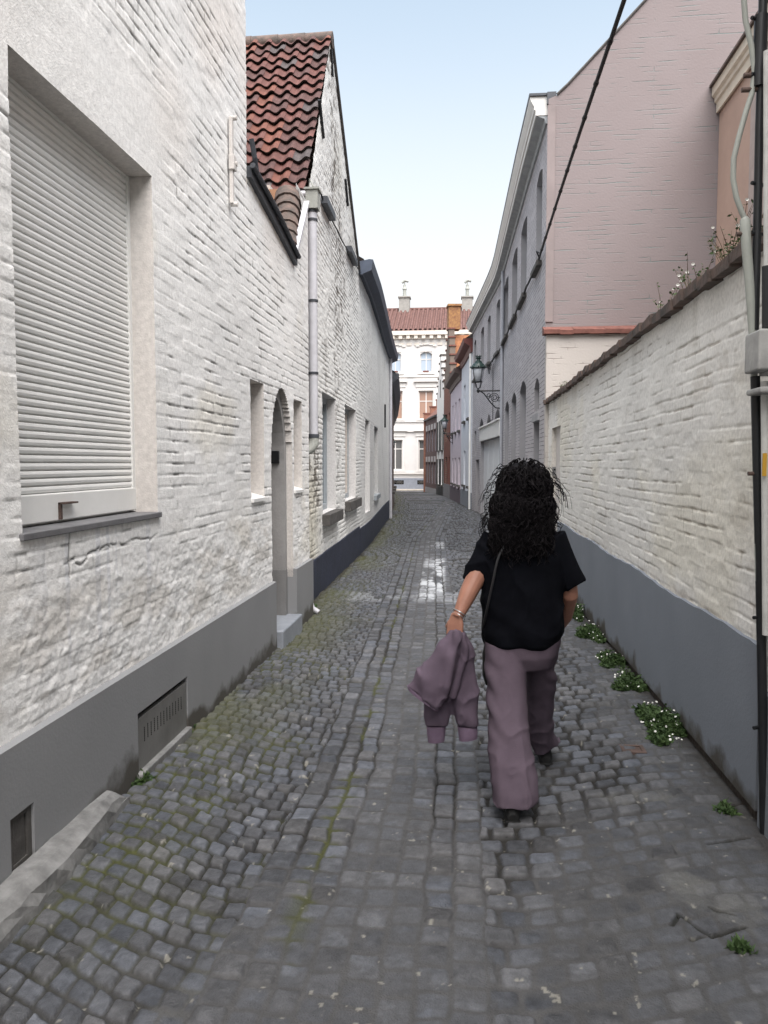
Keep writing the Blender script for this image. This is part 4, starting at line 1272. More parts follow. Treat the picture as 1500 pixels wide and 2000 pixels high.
    mb = MB(); mb.poly([(e.x, e.y, -1), (e.x + 5, e.y, -1), (e.x + 5, e.y, 8), (e.x, e.y, 7.8)]); mb.build('end_wall', M['cream'], hs)
    # windows and doors
    mw = simple('white window paint', (.55, .57, .6), .5, .08)
    mp = glass_mat('blue grey pane', (.10, .12, .15), .08)
    for w in up: window_on(W, hs, w, .20, mw, mp, M['stone_dark'], sill_out=.09, sill_h=.085, transom=w[3] - .6)
    for w in lo: window_on(W, hs, w, .20, mw, mp, M['stone_dark'], transom=w[3] - .7)
    for w in fl: window_on(W, hs, w, .20, mw, mp, fw=.05)
    if small in holes: window_on(W, hs, small, .2, mw, mp, fw=.05)
    window_on(W, hs, fan, .20, simple('grey timber', (.22, .21, .21), .7), mp, fw=.07)
    mb = MB(); W.box(mb, d0, d1, -.5, dz2, -.2, -.13); mb.build('door', M['wood_grey'], hs)
    mb = MB(); W.box(mb, d0 - .06, d1 + .06, dz2 + .005, dz2 + .13, -.1, .035); mb.build('door_lintel', simple('grey lintel', (.3, .3, .31), .8), hs)
    mb = MB(); W.box(mb, sdoor[0], sdoor[1], -.7, 1.75, -.2, -.13); mb.build('door', M['wood_dark'], hs)
    mb = MB(); W.box(mb, g0 + .02, g1 - .02, -.7, gz, -.17, -.12)
    for k in range(1, 4): W.box(mb, g0 + (g1 - g0) * k / 4 - .012, g0 + (g1 - g0) * k / 4 + .012, -.6, gz, -.119, -.108)
    mb.build('garage_door', simple('white garage door', (.68, .7, .72), .45, .05, 3), hs)
    mb = MB(); W.box(mb, g0 - .08, g1 + .04, gz + .02, lz, -.05, .05); W.box(mb, g0 - .12, g1 + .08, lz + .004, lz + .05, -.05, .10); mb.build('garage_lintel', M['white_trim'], hs)
    mb = MB()
    sp = W.hit(983, 800)[0]
    mb.tube([W.P(sp, 6.95, .05), W.P(sp, -.4, .05)], .045, 8)
    mb.build('downpipe', simple('grey downpipe', (.32, .33, .36), .5), hs)
    # cables clipped under the upper sills
    mb = MB()
    pts = []; zk0, zk1 = W.hit(1060, 500)[1], W.hit(966, 700)[1]
    for i in range(40):
        s = .5 + (W.hit(966, 700)[0] - .5) * i / 39
        pts.append(W.P(s, zk0 + (zk1 - zk0) * i / 39 - .03 * abs(math.sin(i * .9)), .045))
    mb.tube(pts, .02, 6)
    s9 = W.hit(966, 700)[0]
    for k in range(4):
        mb.tube([W.P(s9 - .3 * k, zk1, .05), W.P(s9 + .2 - .3 * k, zk1 - .2, .16), W.P(s9 + .7 - .3 * k, zk1 - .4 + .1 * k, .09), W.P(s9 + 1.4, zk1 - .1, .05)], .016, 6)
    mb.tube([W.P(s9, zk1, .05), W.P(s9, 3.0, .04), W.P(s9 + 1.2, 3.0, .04)], .012, 6)
    mb.build('wall_cable', M['cord'], hs)
build_grey_house()

# boundary wall under the gable with a red tile coping
def build_boundary_wall():
    hs = empty('boundary_wall', (2.3, 12.45, zgf(12.4)), 'small cream wall with red clay tile coping at the foot of the pink gable', 'wall')
    y = 12.50; x0 = 1.25
    zt = at(1150, 655, y=y).z
    mb = MB(); mb.poly([(x0, y - .1, -1), (5, y - .1, -1), (5, y - .1, zt), (x0, y - .1, zt)], [(0, 0), (3.7, 0), (3.7, 4), (0, 4)])
    mb.poly([(x0, y - .1, -1), (x0, y - .1, zt), (x0, y + .1, zt), (x0, y + .1, -1)], [(0, 0), (0, 4), (.2, 4), (.2, 0)])
    mb.poly([(x0, y - .1, zt), (5, y - .1, zt), (5, y + .1, zt), (x0, y + .1, zt)], [(0, 0), (1, 0), (1, .1), (0, .1)])
    mb.build('wall', brick_mat('cream painted rough brick', (.5, .475, .44), (.25, .22, .2), (.44, .41, .385), .22, .075, .008, .6, .015, breaks=.6, warp=.03), hs)
    mb = MB(); rng = random.Random(2); x = x0 - .05
    while x < 4.4:
        l = rng.uniform(.2, .26)
        j = rng.uniform(-.008, .008)
        mb.hexa([(x, y - .17, zt - .0 + j), (x + l, y - .17, zt + j), (x + l, y + .1, zt + .02), (x, y + .1, zt + .02), (x, y - .17, zt + .075 + j), (x + l, y - .17, zt + .07 + j), (x + l, y + .1, zt + .16), (x, y + .1, zt + .16)])
        x += l - .003
    mb.build('coping', M['terracotta'], hs, bevel=.006)
build_boundary_wall()

# peach house behind the garden wall
def build_peach_house():
    hs = empty('peach_house', (4.2, 10, zgf(10)), 'peach rendered house with cream eaves behind the garden wall on the far right', 'house')
    x = at(1402, 350, y=12.6).x
    y0, y1 = 5.2, 12.605
    zt = at(1394, 200, y=12.5).z
    mb = MB(); mb.box(x, x + 5, y0, y1, -1, zt); mb.build('wall', M['peach'], hs)
    mb = MB()
    prof = [(0.02, -.12), (.05, -.12), (.05, .02), (.08, .04), (.08, .10), (.12, .13), (.12, .26), (0.02, .26)]
    vs = [(x - n, yy, zt + z) for yy in (y0, y1) for (n, z) in prof]; m = len(prof)
    mb.mesh(vs, [(j, (j + 1) % m, m + (j + 1) % m, m + j) for j in range(m)] + [tuple(range(m)), tuple(range(m, 2 * m))])
    mb.build('eaves', simple('cream eaves', (.66, .58, .47), .6, .1, 4), hs)
    mb = MB(); mb.poly([(x - .15, y0, zt + .27), (x - .15, y1, zt + .27), (x + 3, y1, zt + 3), (x + 3, y0, zt + 3)])
    mb.box(x - .16, x - .0, y0, y1, zt + .262, zt + .30); mb.build('roof', M['old_tile'], hs)
    yv = at(1461, 400, x=x - .03).y
    mb = MB(); mb.box(x - .03, x - .002, yv - 1.2, yv, -1, zt - .13); mb.build('pilaster', simple('greyish pink render', (.40, .33, .3), .85), hs)
build_peach_house()

# nearest house at the right edge, with its pipes, cables and junction box
def build_near_right():
    hs = empty('white_rendered_house', (1.3, 2, 0), 'grubby white house front at the right edge carrying black pipe and grey box', 'house')
    mb = MB(); mb.box(1.298, 6, -6, 3.43, .62, 6.1); mb.build('wall', simple('grubby white render', (.46, .46, .44), .85, .35, 5, .6, 26), hs)
    mb = MB(); mb.box(1.28, 6, -6, 3.425, -.6, .615); mb.build('plinth', M['plinth_blue'], hs)
    mb = MB(); mb.hexa([(1.2, -6, 6.1), (6.2, -6, 6.1), (6.2, 3.45, 6.1), (1.2, 3.45, 6.1), (3.4, -6, 8.4), (3.6, -6, 8.4), (3.6, 3.45, 8.4), (3.4, 3.45, 8.4)]); mb.build('roof', M['old_tile'], hs)
    Y = 3.36
    P = lambda u, v, y=Y: at(u, v, y=y)
    mb = MB(); mb.tube([P(1491, -60), P(1488, 120), P(1483, 250), P(1480, 400), P(1476, 560), P(1474, 645)], .0165, 10)
    mb.tube([P(1475, 735), P(1479, 900), P(1484, 1100), P(1488, 1300), P(1491, 1500), P(1493, 1640)], .019, 10)
    mb.tube([P(1487, 30), P(1482, 170)], .026, 10)
    for v in (36, 146, 358, 455, 1206, 1421):
        q = P(1484 if v < 700 else 1487, v); mb.tube([q + Vector((-.035, -.01, 0)), q + Vector((.035, .03, 0))], .008, 6)
    mb.build('black_pipe', M['black'], hs, smooth=True)
    mb = MB()
    mb.tube([P(1450, -40), P(1456, 40), P(1468, 90), P(1474, 140), P(1468, 185), P(1458, 215), P(1444, 265), P(1433, 310), P(1432, 350), P(1438, 385), P(1449, 415), P(1455, 428)],
            [.011] * 12, 10)
    mb.tube([P(1454, 424), P(1455, 430), P(1458, 480), P(1465, 560), P(1472, 690), P(1475, 850), P(1480, 1050), P(1484, 1226)], [.011, .020, .020, .019, .014, .013, .013, .013], 10)
    mb.m = 1
    for (u, v) in ((1470, 147), (1466, 175), (1456, 457), (1478, 925)):
        q = P(u, v); mb.tube([q + Vector((-.035, 0, 0)), q + Vector((.04, 0, 0))], .010, 6)
    mb.build('cable_conduit', [simple('pale green grey conduit', (.31, .325, .295), .6, .15, 6), M['rust']], hs, smooth=True)
    mb = MB()
    a, b = P(1463, 728, 3.30), P(1463, 650, 3.30)
    mb.box(a.x, a.x + .055, 3.2, 3.36, a.z, b.z); mb.box(a.x + .058, a.x + .14, 3.18, 3.36, a.z - .01, b.z + .012)
    mb.box(a.x + .01, a.x + .14, 3.2, 3.36, a.z - .09, a.z - .065)
    mb.build('junction_box', simple('dirty grey plastic box', (.34, .34, .33), .6, .3, 9, .2), hs, bevel=.008)
    mb = MB()
    mb.tube([P(1498, 100, 3.3), P(1498, 640, 3.3)], .014, 8); mb.tube([P(1494, 745, 3.3), P(1497, 1240, 3.3)], .017, 8)
    wp = mb.build('white_pipe', simple('chalky white pipe', (.5, .5, .48), .6, .25, 8), hs, smooth=True)
    mb = MB(); q0, q1 = P(1491, 930, 3.27), P(1491, 885, 3.27)
    mb.box(q0.x - .004, q0.x + .012, 3.27, 3.276, q0.z, q1.z); mb.build('warning_label', M['yellow'], wp)
    mb = MB(); mb.tube([P(1499, 520, 3.28), P(1499, 640, 3.28)], .022, 8); mb.build('dark_sleeve', M['black'], hs)
build_near_right()

# overhead cable from the near house to the grey house
mb = MB()
A, B = Vector((1.24, 3.2, 5.32)), GREY.P(.42, GREY.hit(1060, 500)[1], .05)
mid = at(1225, 2, y=6.0)
pts = []
for i in range(31):
    t = i / 30
    p = A.lerp(B, t) + Vector((-.05 * math.sin(math.pi * t), 0, -.10 * math.sin(math.pi * t)))
    pts.append(p)
mb.tube(pts, .019, 8)
for i in range(3, 30, 2):
    q = pts[i]; mb.tube([q + Vector((0, -.02, .002)), q + Vector((0, .02, -.002))], .0255, 6)
mb.tube([pts[-1] + Vector((0, -.1, .0)), pts[-1] + Vector((-.06, 0, .06)), pts[-1] + Vector((0, .1, -.02))], .012, 6)
tag(mb.build('overhead_cable', M['cord'], None, smooth=True), 'thick black cable hanging across the sky to the corner of the pink gable', 'cable')
# ------------------------------------------------------------------ far row on the right
def sub_wall(W, y0, y1):
    s0, s1 = [float(np.interp(y, W.p[:, 1], W.s)) for y in (y0, y1)]
    return s0, s1

def slab_gable(mb, W, sa, sb, z0, steps, z1, thick=.35):
    """stepped gable: symmetrical flight of steps standing on z0, in the plane of the facade"""
    sc = (sa + sb) / 2; hw = (sb - sa) / 2
    for i in range(steps):
        w = hw * (1 - i / steps); a, b = z0 + (z1 - z0) * i / steps, z0 + (z1 - z0) * (i + 1) / steps
        W.box(mb, sc - w, sc + w, a, b, -thick, 0)

def cap_steps(mb, W, sa, sb, z0, steps, z1):
    sc = (sa + sb) / 2; hw = (sb - sa) / 2
    for i in range(steps):
        w = hw * (1 - i / steps); w2 = hw * (1 - (i + 1) / steps); b = z0 + (z1 - z0) * (i + 1) / steps
        for q0, q1 in ((sc - w - .06, sc - w2), (sc + w2, sc + w + .06)):
            W.box(mb, q0, q1, b + .002, b + .09, -.4, .06)

def build_row():
    W = ROW
    mwin = simple('far window paint', (.5, .52, .56), .5)
    gl = glass_mat('far pane', (.05, .06, .075), .1)
    # pale blue white house
    def plain(name, y0, y1, zt, wmat, label, plm, corn, wins, plh=.7):
        s0, s1 = sub_wall(W, y0, y1); s1 -= .02
        zb = zgf(y0) - .8
        hs = empty(name, tuple(W.P((s0 + s1) / 2, zgf((y0 + y1) / 2))), label, 'house')
        L = s1 - s0
        holes = []
        for (f0, f1, z0, z1) in wins: holes.append((s0 + L * f0, s0 + L * f1, z0, z1))
        mb = MB(); W.face(mb, s0, s1, zb, zt, holes, .15); mb.build('wall', wmat, hs)
        for h in holes: window_on(W, hs, h, .15, mwin, gl, M['stone_dark'], sill_out=.1)
        g = zgf(y0)
        mb = MB(); W.profile(mb, s0, s1, [(-.2, zb), (.03, zb), (.03, g + plh), (-.2, g + plh)]); mb.build('plinth', plm, hs)
        mb = MB(); W.profile(mb, s0 - .1, s1 + .05, [(-.1, zt - .5), (.06, zt - .5), (.10, zt - .25), (.34, zt - .12), (.38, zt + .06), (-.1, zt + .06)])
        mb.build('cornice', corn, hs)
        mb = MB(); mb.poly([W.P(s0, zt + .07, .3), W.P(s1, zt + .07, .3), W.P(s1, zt + 2.6, -3.5), W.P(s0, zt + 2.6, -3.5)]); mb.build('roof', M['old_tile'], hs)
        for s_ in (s0, s1):
            mb = MB(); mb.poly([W.P(s_, zb, 0), W.P(s_, zt + .05, .0), W.P(s_, zt + 2.5, -3.5), W.P(s_, zb, -3.5)])
            mb.build('side_wall', wmat, hs)
        return hs, s0, s1
    dark_red = simple('dark red painted cornice', (.12, .035, .03), .6, .2)
    hs, s0, s1 = plain('pale_blue_house', 32.7, 38.6, 6.75, simple('pale blue white render', (.60, .63, .68), .85, .1), 'narrow pale blue white house with dark red cornice beyond the grey house', simple('grey blue plinth', (.22, .24, .27), .8), dark_red,
               [(.15, .32, 3.6, 5.3), (.62, .8, 3.6, 5.3), (.12, .3, .6, 2.2), (.6, .78, .6, 2.2)])
    mb = MB(); mb.tube([W.P(s0 + .12, 6.2, .06), W.P(s0 + .12, -.4, .06)], .05, 8); mb.build('downpipe', M['white_trim'], hs, smooth=True)
    plain('lilac_house', 38.65, 46.4, 6.25, simple('lilac render', (.56, .50, .55), .85, .1), 'pale lilac rendered house with brown cornice between the blue white and the red brick house', simple('dark purple plinth', (.12, .10, .12), .8), simple('brown cornice', (.075, .05, .045), .6, .2),
          [(.08, .2, 3.3, 4.9), (.38, .5, 3.3, 4.9), (.68, .8, 3.3, 4.9), (.08, .2, .5, 1.9), (.38, .5, .5, 1.9), (.68, .8, .5, 1.9)])
    # red brick stepped gable
    s0, s1 = sub_wall(W, 46.45, 50.9); s1 -= .02
    hs = empty('red_brick_house', tuple(W.P((s0 + s1) / 2, zgf(48))), 'narrow red brick house with stepped gable and a yellow brown chimney', 'house')
    mbr = brick_mat('red brick', (.20, .075, .055), (.16, .13, .11), (.15, .055, .045), .22, .07, .01, .5, .01, paint=False)
    holes = [(s0 + .7, s0 + 1.6, 3.0, 4.7), (s0 + 2.6, s0 + 3.5, 3.0, 4.7), (s0 + .7, s0 + 1.6, .3, 2.0), (s0 + 2.6, s0 + 3.5, .3, 2.0)]
    mb = MB(); W.face(mb, s0, s1, -1.5, 6.4, holes, .15); mb.build('wall', mbr, hs)
    for h in holes: window_on(W, hs, h, .15, M['wood_dark'], gl)
    mb = MB(); slab_gable(mb, W, s0, s1, 6.4, 6, 9.9); mb.m = 1; cap_steps(mb, W, s0, s1, 6.4, 6, 9.9); mb.build('stepped_gable', [mbr, M['terracotta']], hs)
    sc = (s0 + s1) / 2
    mb = MB(); W.box(mb, sc - .42, sc + .42, 9.9, 11.3, -.7, .02); W.box(mb, sc - .5, sc + .5, 11.3, 11.42, -.78, .08); mb.build('chimney', simple('mottled yellow brown brick', (.27, .15, .06), .9, .5, 6, .5, 12, col2=(.15, .065, .04)), hs)  # chimney mottled from ochre yellow to red brown
    mb = MB(); mb.poly([W.P(s0, 6.4, -.1), W.P(s0, 6.4, -5), W.P(sc, 9.6, -5), W.P(sc, 9.6, -.1)]); mb.poly([W.P(s1, 6.4, -.1), W.P(sc, 9.6, -.1), W.P(sc, 9.6, -5), W.P(s1, 6.4, -5)])
    mb.build('roof', simple('mottled orange tiles', (.24, .10, .045), .9, .4, 5, .4, 12), hs)  # tiles mottled in orange tones
    mb = MB(); W.profile(mb, s0, s1, [(-.2, -1.5), (.03, -1.5), (.03, .3), (-.2, .3)]); mb.build('plinth', simple('grey stone plinth', (.2, .2, .21), .8), hs)
    # white stepped gable with black shutters
    s0, s1 = sub_wall(W, 50.95, 55.2); s1 -= .02
    hs = empty('white_stepped_house', tuple(W.P((s0 + s1) / 2, zgf(53))), 'white house with stepped gable and black shutters at the far end', 'house')
    wm = simple('white lime wash far', (.72, .71, .69), .85, .08)
    L = s1 - s0
    holes = [(s0 + .5, s0 + 1.3, 2.5, 4.5), (s0 + L - 1.5, s0 + L - .7, 2.5, 4.5), (s0 + .45, s0 + 1.5, .15, 1.9), (s0 + L - 1.7, s0 + L - .6, .15, 1.9), (s0 + L / 2 - .25, s0 + L / 2 + .25, 5.6, 7.0, .25)]
    mb = MB(); W.face(mb, s0, s1, -1.6, 6.0, holes[:4], .15); mb.build('wall', wm, hs)
    mb = MB(); slab_gable(mb, W, s0, s1, 6.0, 6, 8.9); mb.m = 1; cap_steps(mb, W, s0, s1, 6.0, 6, 8.9); mb.build('stepped_gable', [wm, M['stone_dark']], hs)
    mb = MB(); W.box(mb, s0 + L / 2 - .2, s0 + L / 2 + .2, 6.1, 7.3, .001, .015); mb.build('gable_window', M['stone_dark'], hs)
    for h in holes[:4]:
        fr = window_on(W, hs, h, .15, mwin, gl, M['stone_dark'])
    for h in holes[:4]:
        for (a, b) in ((h[0] - .42, h[0] - .02), (h[1] + .02, h[1] + .42)):
            mb = MB(); W.box(mb, a, b, h[2], h[3], .005, .05); mb.build('shutter', M['wood_black'], hs)
    mb = MB(); W.profile(mb, s0, s1, [(-.2, -1.6), (.03, -1.6), (.03, .05), (-.2, .05)]); mb.build('plinth', M['wood_black'], hs)
    mb = MB(); W.box(mb, s0 + .2, s1 - .2, 6.0, 6.05, -5, -.36); mb.poly([W.P(s0, 6.0, -.36), W.P(s0, 6.0, -5), W.P((s0 + s1) / 2, 8.6, -5), W.P((s0 + s1) / 2, 8.6, -.36)])
    mb.poly([W.P(s1, 6.0, -.36), W.P((s0 + s1) / 2, 8.6, -.36), W.P((s0 + s1) / 2, 8.6, -5), W.P(s1, 6.0, -5)])
    mb.build('roof', M['old_tile'], hs)
    # brown brick corner house: eaves to the lane, stepped gable end beyond
    s0, s1 = sub_wall(W, 55.25, 62.0)
    hs = empty('brown_brick_house', tuple(W.P((s0 + s1) / 2, zgf(58))), 'low brown brick corner house with stepped gable end and rows of narrow windows', 'house')
    bm = brick_mat('brown brick', (.13, .085, .085), (.2, .17, .16), (.10, .065, .065), .22, .07, .01, .5, .01, paint=False)
    L = s1 - s0; zt = 5.0
    holes = []
    for k in range(4):
        f = s0 + L * (.08 + .23 * k)
        holes += [(f, f + .85, 2.5, 4.1, .15), (f, f + .85, .1, 1.7, .15)]
    mb = MB(); W.face(mb, s0, s1, -1.8, zt, holes, .12); mb.build('wall', bm, hs)
    for h in holes: window_on(W, hs, h, .12, simple('grey lilac frame', (.25, .24, .27), .6), gl)
    for h in holes:
        mb = MB(); W.box(mb, h[0], h[1], h[3] + .02, h[3] + .42, .0, .03); mb.build('tympanum', simple('pale arch stone', (.42, .4, .4), .8), hs)
    mb = MB(); W.profile(mb, s0, s1, [(-.2, -1.8), (.03, -1.8), (.03, -.25), (-.2, -.25)]); mb.build('plinth', simple('pale grey stone base', (.3, .3, .31), .8), hs)
    mb = MB(); W.profile(mb, s0, s1, [(-.1, zt - .06), (.14, zt - .04), (.16, zt + .06), (-.1, zt + .06)]); mb.build('gutter', M['dark_metal'], hs)
    mb = MB()
    for i in range(5):
        a, b = s0 + L * i / 5, s0 + L * (i + 1) / 5
        mb.poly([W.P(a, zt + .05, .1), W.P(b, zt + .05, .1), W.P(b, zt + 2.3, -2.4), W.P(a, zt + 2.3, -2.4)])
        mb.poly([W.P(a, zt + .05, -4.9), W.P(b, zt + .05, -4.9), W.P(b, zt + 2.3, -2.4), W.P(a, zt + 2.3, -2.4)])
    mb.build('roof', simple('brown red tiles', (.16, .075, .06), .9, .4, 6, .5, 14), hs)
    # end wall with steps, on the side of the cross street
    c = W.P(s1, 0); 
    tx, ty = W.t[-1]; nx, ny = -ty, tx                 # into the street
    E = Wall([(c.x + .5 * nx, c.y + .5 * ny), (c.x, c.y), (c.x - 5 * nx, c.y - 5 * ny)], -1)
    G = Wall([(c.x + .12 * nx, c.y + .12 * ny), (c.x - 4.9 * nx, c.y - 4.9 * ny)], -1)
    mb = MB(); G.box(mb, 0, G.s[-1], -1.8, zt, -.35, 0); slab_gable(mb, G, 0, G.s[-1], zt, 5, 7.7); mb.m = 1; cap_steps(mb, G, 0, G.s[-1], zt, 5, 7.7); mb.build('stepped_gable', [simple('orange brown brick', (.25, .12, .085), .9, .3, 6), M['terracotta']], hs)
    mb = MB(); sc = G.s[-1] / 2; G.box(mb, sc - .4, sc + .4, 7.7, 8.5, -.6, 0); mb.build('chimney', bm, hs)
build_row()

# ------------------------------------------------------------------ white mansion across the end of the lane
def build_mansion():
    Y = 66.6
    W = Wall([(-16, Y), (9, Y)], +1)
    X = lambda u: at(u, 800, y=Y).x + 16
    Zv = lambda v: at(830, v, y=Y).z
    hs = empty('white_mansion', (-3.5, Y, zgf(Y)), 'large white three storey mansion with brown tiled roof closing the end of the lane', 'house')
    wm = simple('white stucco', (.58, .565, .55), .8, .06, 1.5, .1, 30)
    z0 = zgf(Y) - 1
    holes = []
    ct = [(772, 832), ]
    dx = X(832) - X(772)
    cols = [X(832) + dx * k for k in (-4, -3, -2, -1, 0, 1)]
    rows = [(Zv(727), Zv(687), 1.05, .22), (Zv(819), Zv(763), 1.28, 0), (Zv(918), Zv(859), 1.28, 0)]
    for cx in cols:
        for (a, b, w, r) in rows: holes.append((cx - w * .5, cx + w * .5, a, b, r) if r else (cx - w * .5, cx + w * .5, a, b))
    zt = Zv(655)
    mb = MB(); W.face(mb, .3, 24.7, z0, zt, holes, .22, 3.0); mb.build('wall', wm, hs)
    trim = simple('white stucco trim', (.62, .6, .575), .8, .04)
    gl2 = glass_mat('mansion pane', (.10, .10, .10), .12); gl3 = glass_mat('curtained mansion pane', (.35, .42, .5), .25); gl4 = glass_mat('mansion pane with painted reflection', (.32, .2, .15), .15)  # middle storey panes carry a warm roof reflection in their colour
    for k, h in enumerate(holes):
        r = k % 3
        gm = (gl3, gl4, gl2)[r]
        window_on(W, hs, h, .22, trim, gm, None, fw=.09, transom=h[3] - (h[3] - h[2]) * (.36 if r != 2 else .30))
        # surround and hood
        f = MB(); a, b, c, d = h[:4]; t = .16
        for q in ((a - t, a - .002, c, d + t), (b + .002, b + t, c, d + t), (a, b, d + .004, d + t - .004)): W.box(f, *q, -.05, .05)
        W.box(f, a - t - .05, b + t + .05, c - .16, c - .004, -.05, .10)
        if r: W.box(f, a - .4, b + .4, d + .75, d + .9, -.05, .25); W.box(f, a - .25, b + .25, d + .3, d + .72, -.05, .07)
        else:
            for i in range(6):
                q0 = a - .35 + (b - a + .7) * i / 6; q1 = a - .35 + (b - a + .7) * (i + 1) / 6
                zz = d + .38 + .22 * math.sin(math.pi * (i + .5) / 6)
                W.box(f, q0, q1, zz, zz + .09, -.05, .10)
        f.build('surround', trim, hs)
        if r == 0:
            f = MB(); W.box(f, a + .25, a + .75, c + .001, c + .13, -.05, .12); f.build('flower_box', M['terracotta'], hs)
    mb = MB()
    for (v, hgt, out) in ((735, .12, .10), (823, .12, .1), (841, .22, .12), (924, .16, .14)):
        W.box(mb, .3, 24.7, Zv(v) - hgt / 2, Zv(v) + hgt / 2, -.05, out)
    mb.build('string_course', trim, hs)
    mb = MB(); W.box(mb, .2, 24.8, zt, zt + .35, -.1, .42); W.box(mb, .2, 24.8, zt - .3, zt, -.1, .12)
    k = 0
    x = 1.0
    while x < 24: W.box(mb, x, x + .3, zt - .3, zt - .004, .12, .36); x += .66
    x = 1.0
    while x < 24: W.box(mb, x, x + .42, zt - .85, zt - .62, -.02, .06); x += .66
    mb.build('cornice', simple('cream cornice', (.6, .55, .49), .8, .05), hs)
    zr = Zv(607) + 1.1
    mb = MB()
    nx = 60
    for i in range(nx):
        xa = -15.8 + 24.6 * i / nx
        tube_r = .13
        mb.tube([(xa, Y - .35, zt + .42), (xa, Y + 4.8, zr)], tube_r, 6, cap=False)
    mb.poly([(-16, Y - .4, zt + .36), (9, Y - .4, zt + .36), (9, Y + 4.9, zr), (-16, Y + 4.9, zr)])
    mb.poly([(-16, Y + 10, zt + .36), (9, Y + 10, zt + .36), (9, Y + 4.9, zr), (-16, Y + 4.9, zr)])
    mb.tube([(-16, Y + 4.9, zr), (9, Y + 4.9, zr)], .16, 8)
    mb.build('roof', simple('brown mansion tiles', (.13, .068, .058), .9, .4, 3, .5, 12), hs)
    for u in (790, 912.5):
        p = at(u, 612, y=Y + 4.6)
        mb = MB(); mb.box(p.x - .48, p.x + .48, Y + 4.2, Y + 5.2, p.z - 1.2, p.z + 1.35); mb.box(p.x - .56, p.x + .56, Y + 4.1, Y + 5.3, p.z + 1.35, p.z + 1.47)
        ch = mb.build('chimney', simple('grey rendered chimney', (.3, .29, .27), .9, .2, 4), hs)
        mb = MB(); zc = p.z + 1.47
        mb.lathe((p.x, Y + 4.7, zc), [(.16, 0), (.16, .7), (.22, .72), (.13, .95), (.13, 1.1)], 10); mb.tube([(p.x - .25, Y + 4.7, zc + 1.3), (p.x, Y + 4.7, zc + 1.5), (p.x + .35, Y + 4.7, zc + 1.42)], .12, 8); mb.tube([(p.x, Y + 4.7, zc + 1.0), (p.x, Y + 4.7, zc + 1.45)], .06, 6)
        mb.build('cowl', M['pipe_old'], ch)
        mb = MB(); mb.box(p.x - .8, p.x + .75, Y + 3.9, Y + 4.15, p.z - .95, p.z - .6); mb.build('flashing', M['white_trim'], ch)
    zp = Zv(934)
    mb = MB(); W.profile(mb, .3, 24.7, [(-.1, z0), (.06, z0), (.06, zp), (-.1, zp)]); mb.build('plinth', simple('grey blue mansion base', (.22, .24, .28), .8), hs)
    for u in (765.5, 780, 824.5):
        q = X(u); mb = MB(); W.box(mb, q - .4, q + .4, Zv(946), Zv(938), .055, .065)
        v_ = mb.build('cellar_vent', M['hole'], hs)
        mb = MB()
        for k in range(4):
            an = math.pi * k / 4
            mb.tube([(q - 16 - .34 * math.cos(an), Y - .075, (Zv(946) + Zv(938)) / 2 - .16 * math.sin(an)), (q - 16 + .34 * math.cos(an), Y - .075, (Zv(946) + Zv(938)) / 2 + .16 * math.sin(an))], .03, 4)
        mb.build('grille', M['stone_dark'], v_)
build_mansion()

# ------------------------------------------------------------------ old brick house beyond the low one on the left
def build_left_far():
    W = LEFT_C
    hs = empty('dark_brick_house', tuple(W.P(8, zgf(40))), 'dark brick house front just showing behind the low white house on the left', 'house')
    bm = brick_mat('dark brown brick', (.12, .085, .075), (.17, .15, .13), (.09, .06, .055), .22, .07, .01, .5, .01, paint=False)
    holes = [(3, 4, .5, 2.2), (6, 7, .5, 2.2), (10, 11, .5, 2.2), (20, 21, .5, 2.2)]
    mb = MB(); W.face(mb, 0, W.s[-1], -1.8, 4.6, holes, .15); mb.build('wall', bm, hs)
    for h in holes: window_on(W, hs, h, .15, M['wood_black'], M['glass'], M['stone_dark'], sill_out=.14)
    mb = MB(); W.profile(mb, 0, W.s[-1], [(-.1, 4.4), (.1, 4.4), (.3, 4.6), (.32, 4.75), (-.1, 4.8)]); mb.build('eaves', M['dark_metal'], hs)
    mb = MB()
    for i in range(10):
        a, b = W.s[-1] * i / 10, W.s[-1] * (i + 1) / 10
        mb.poly([W.P(a, 4.8, .2), W.P(b, 4.8, .2), W.P(b, 6.6, -3), W.P(a, 6.6, -3)])
    mb.build('roof', M['old_tile'], hs)
build_left_far()

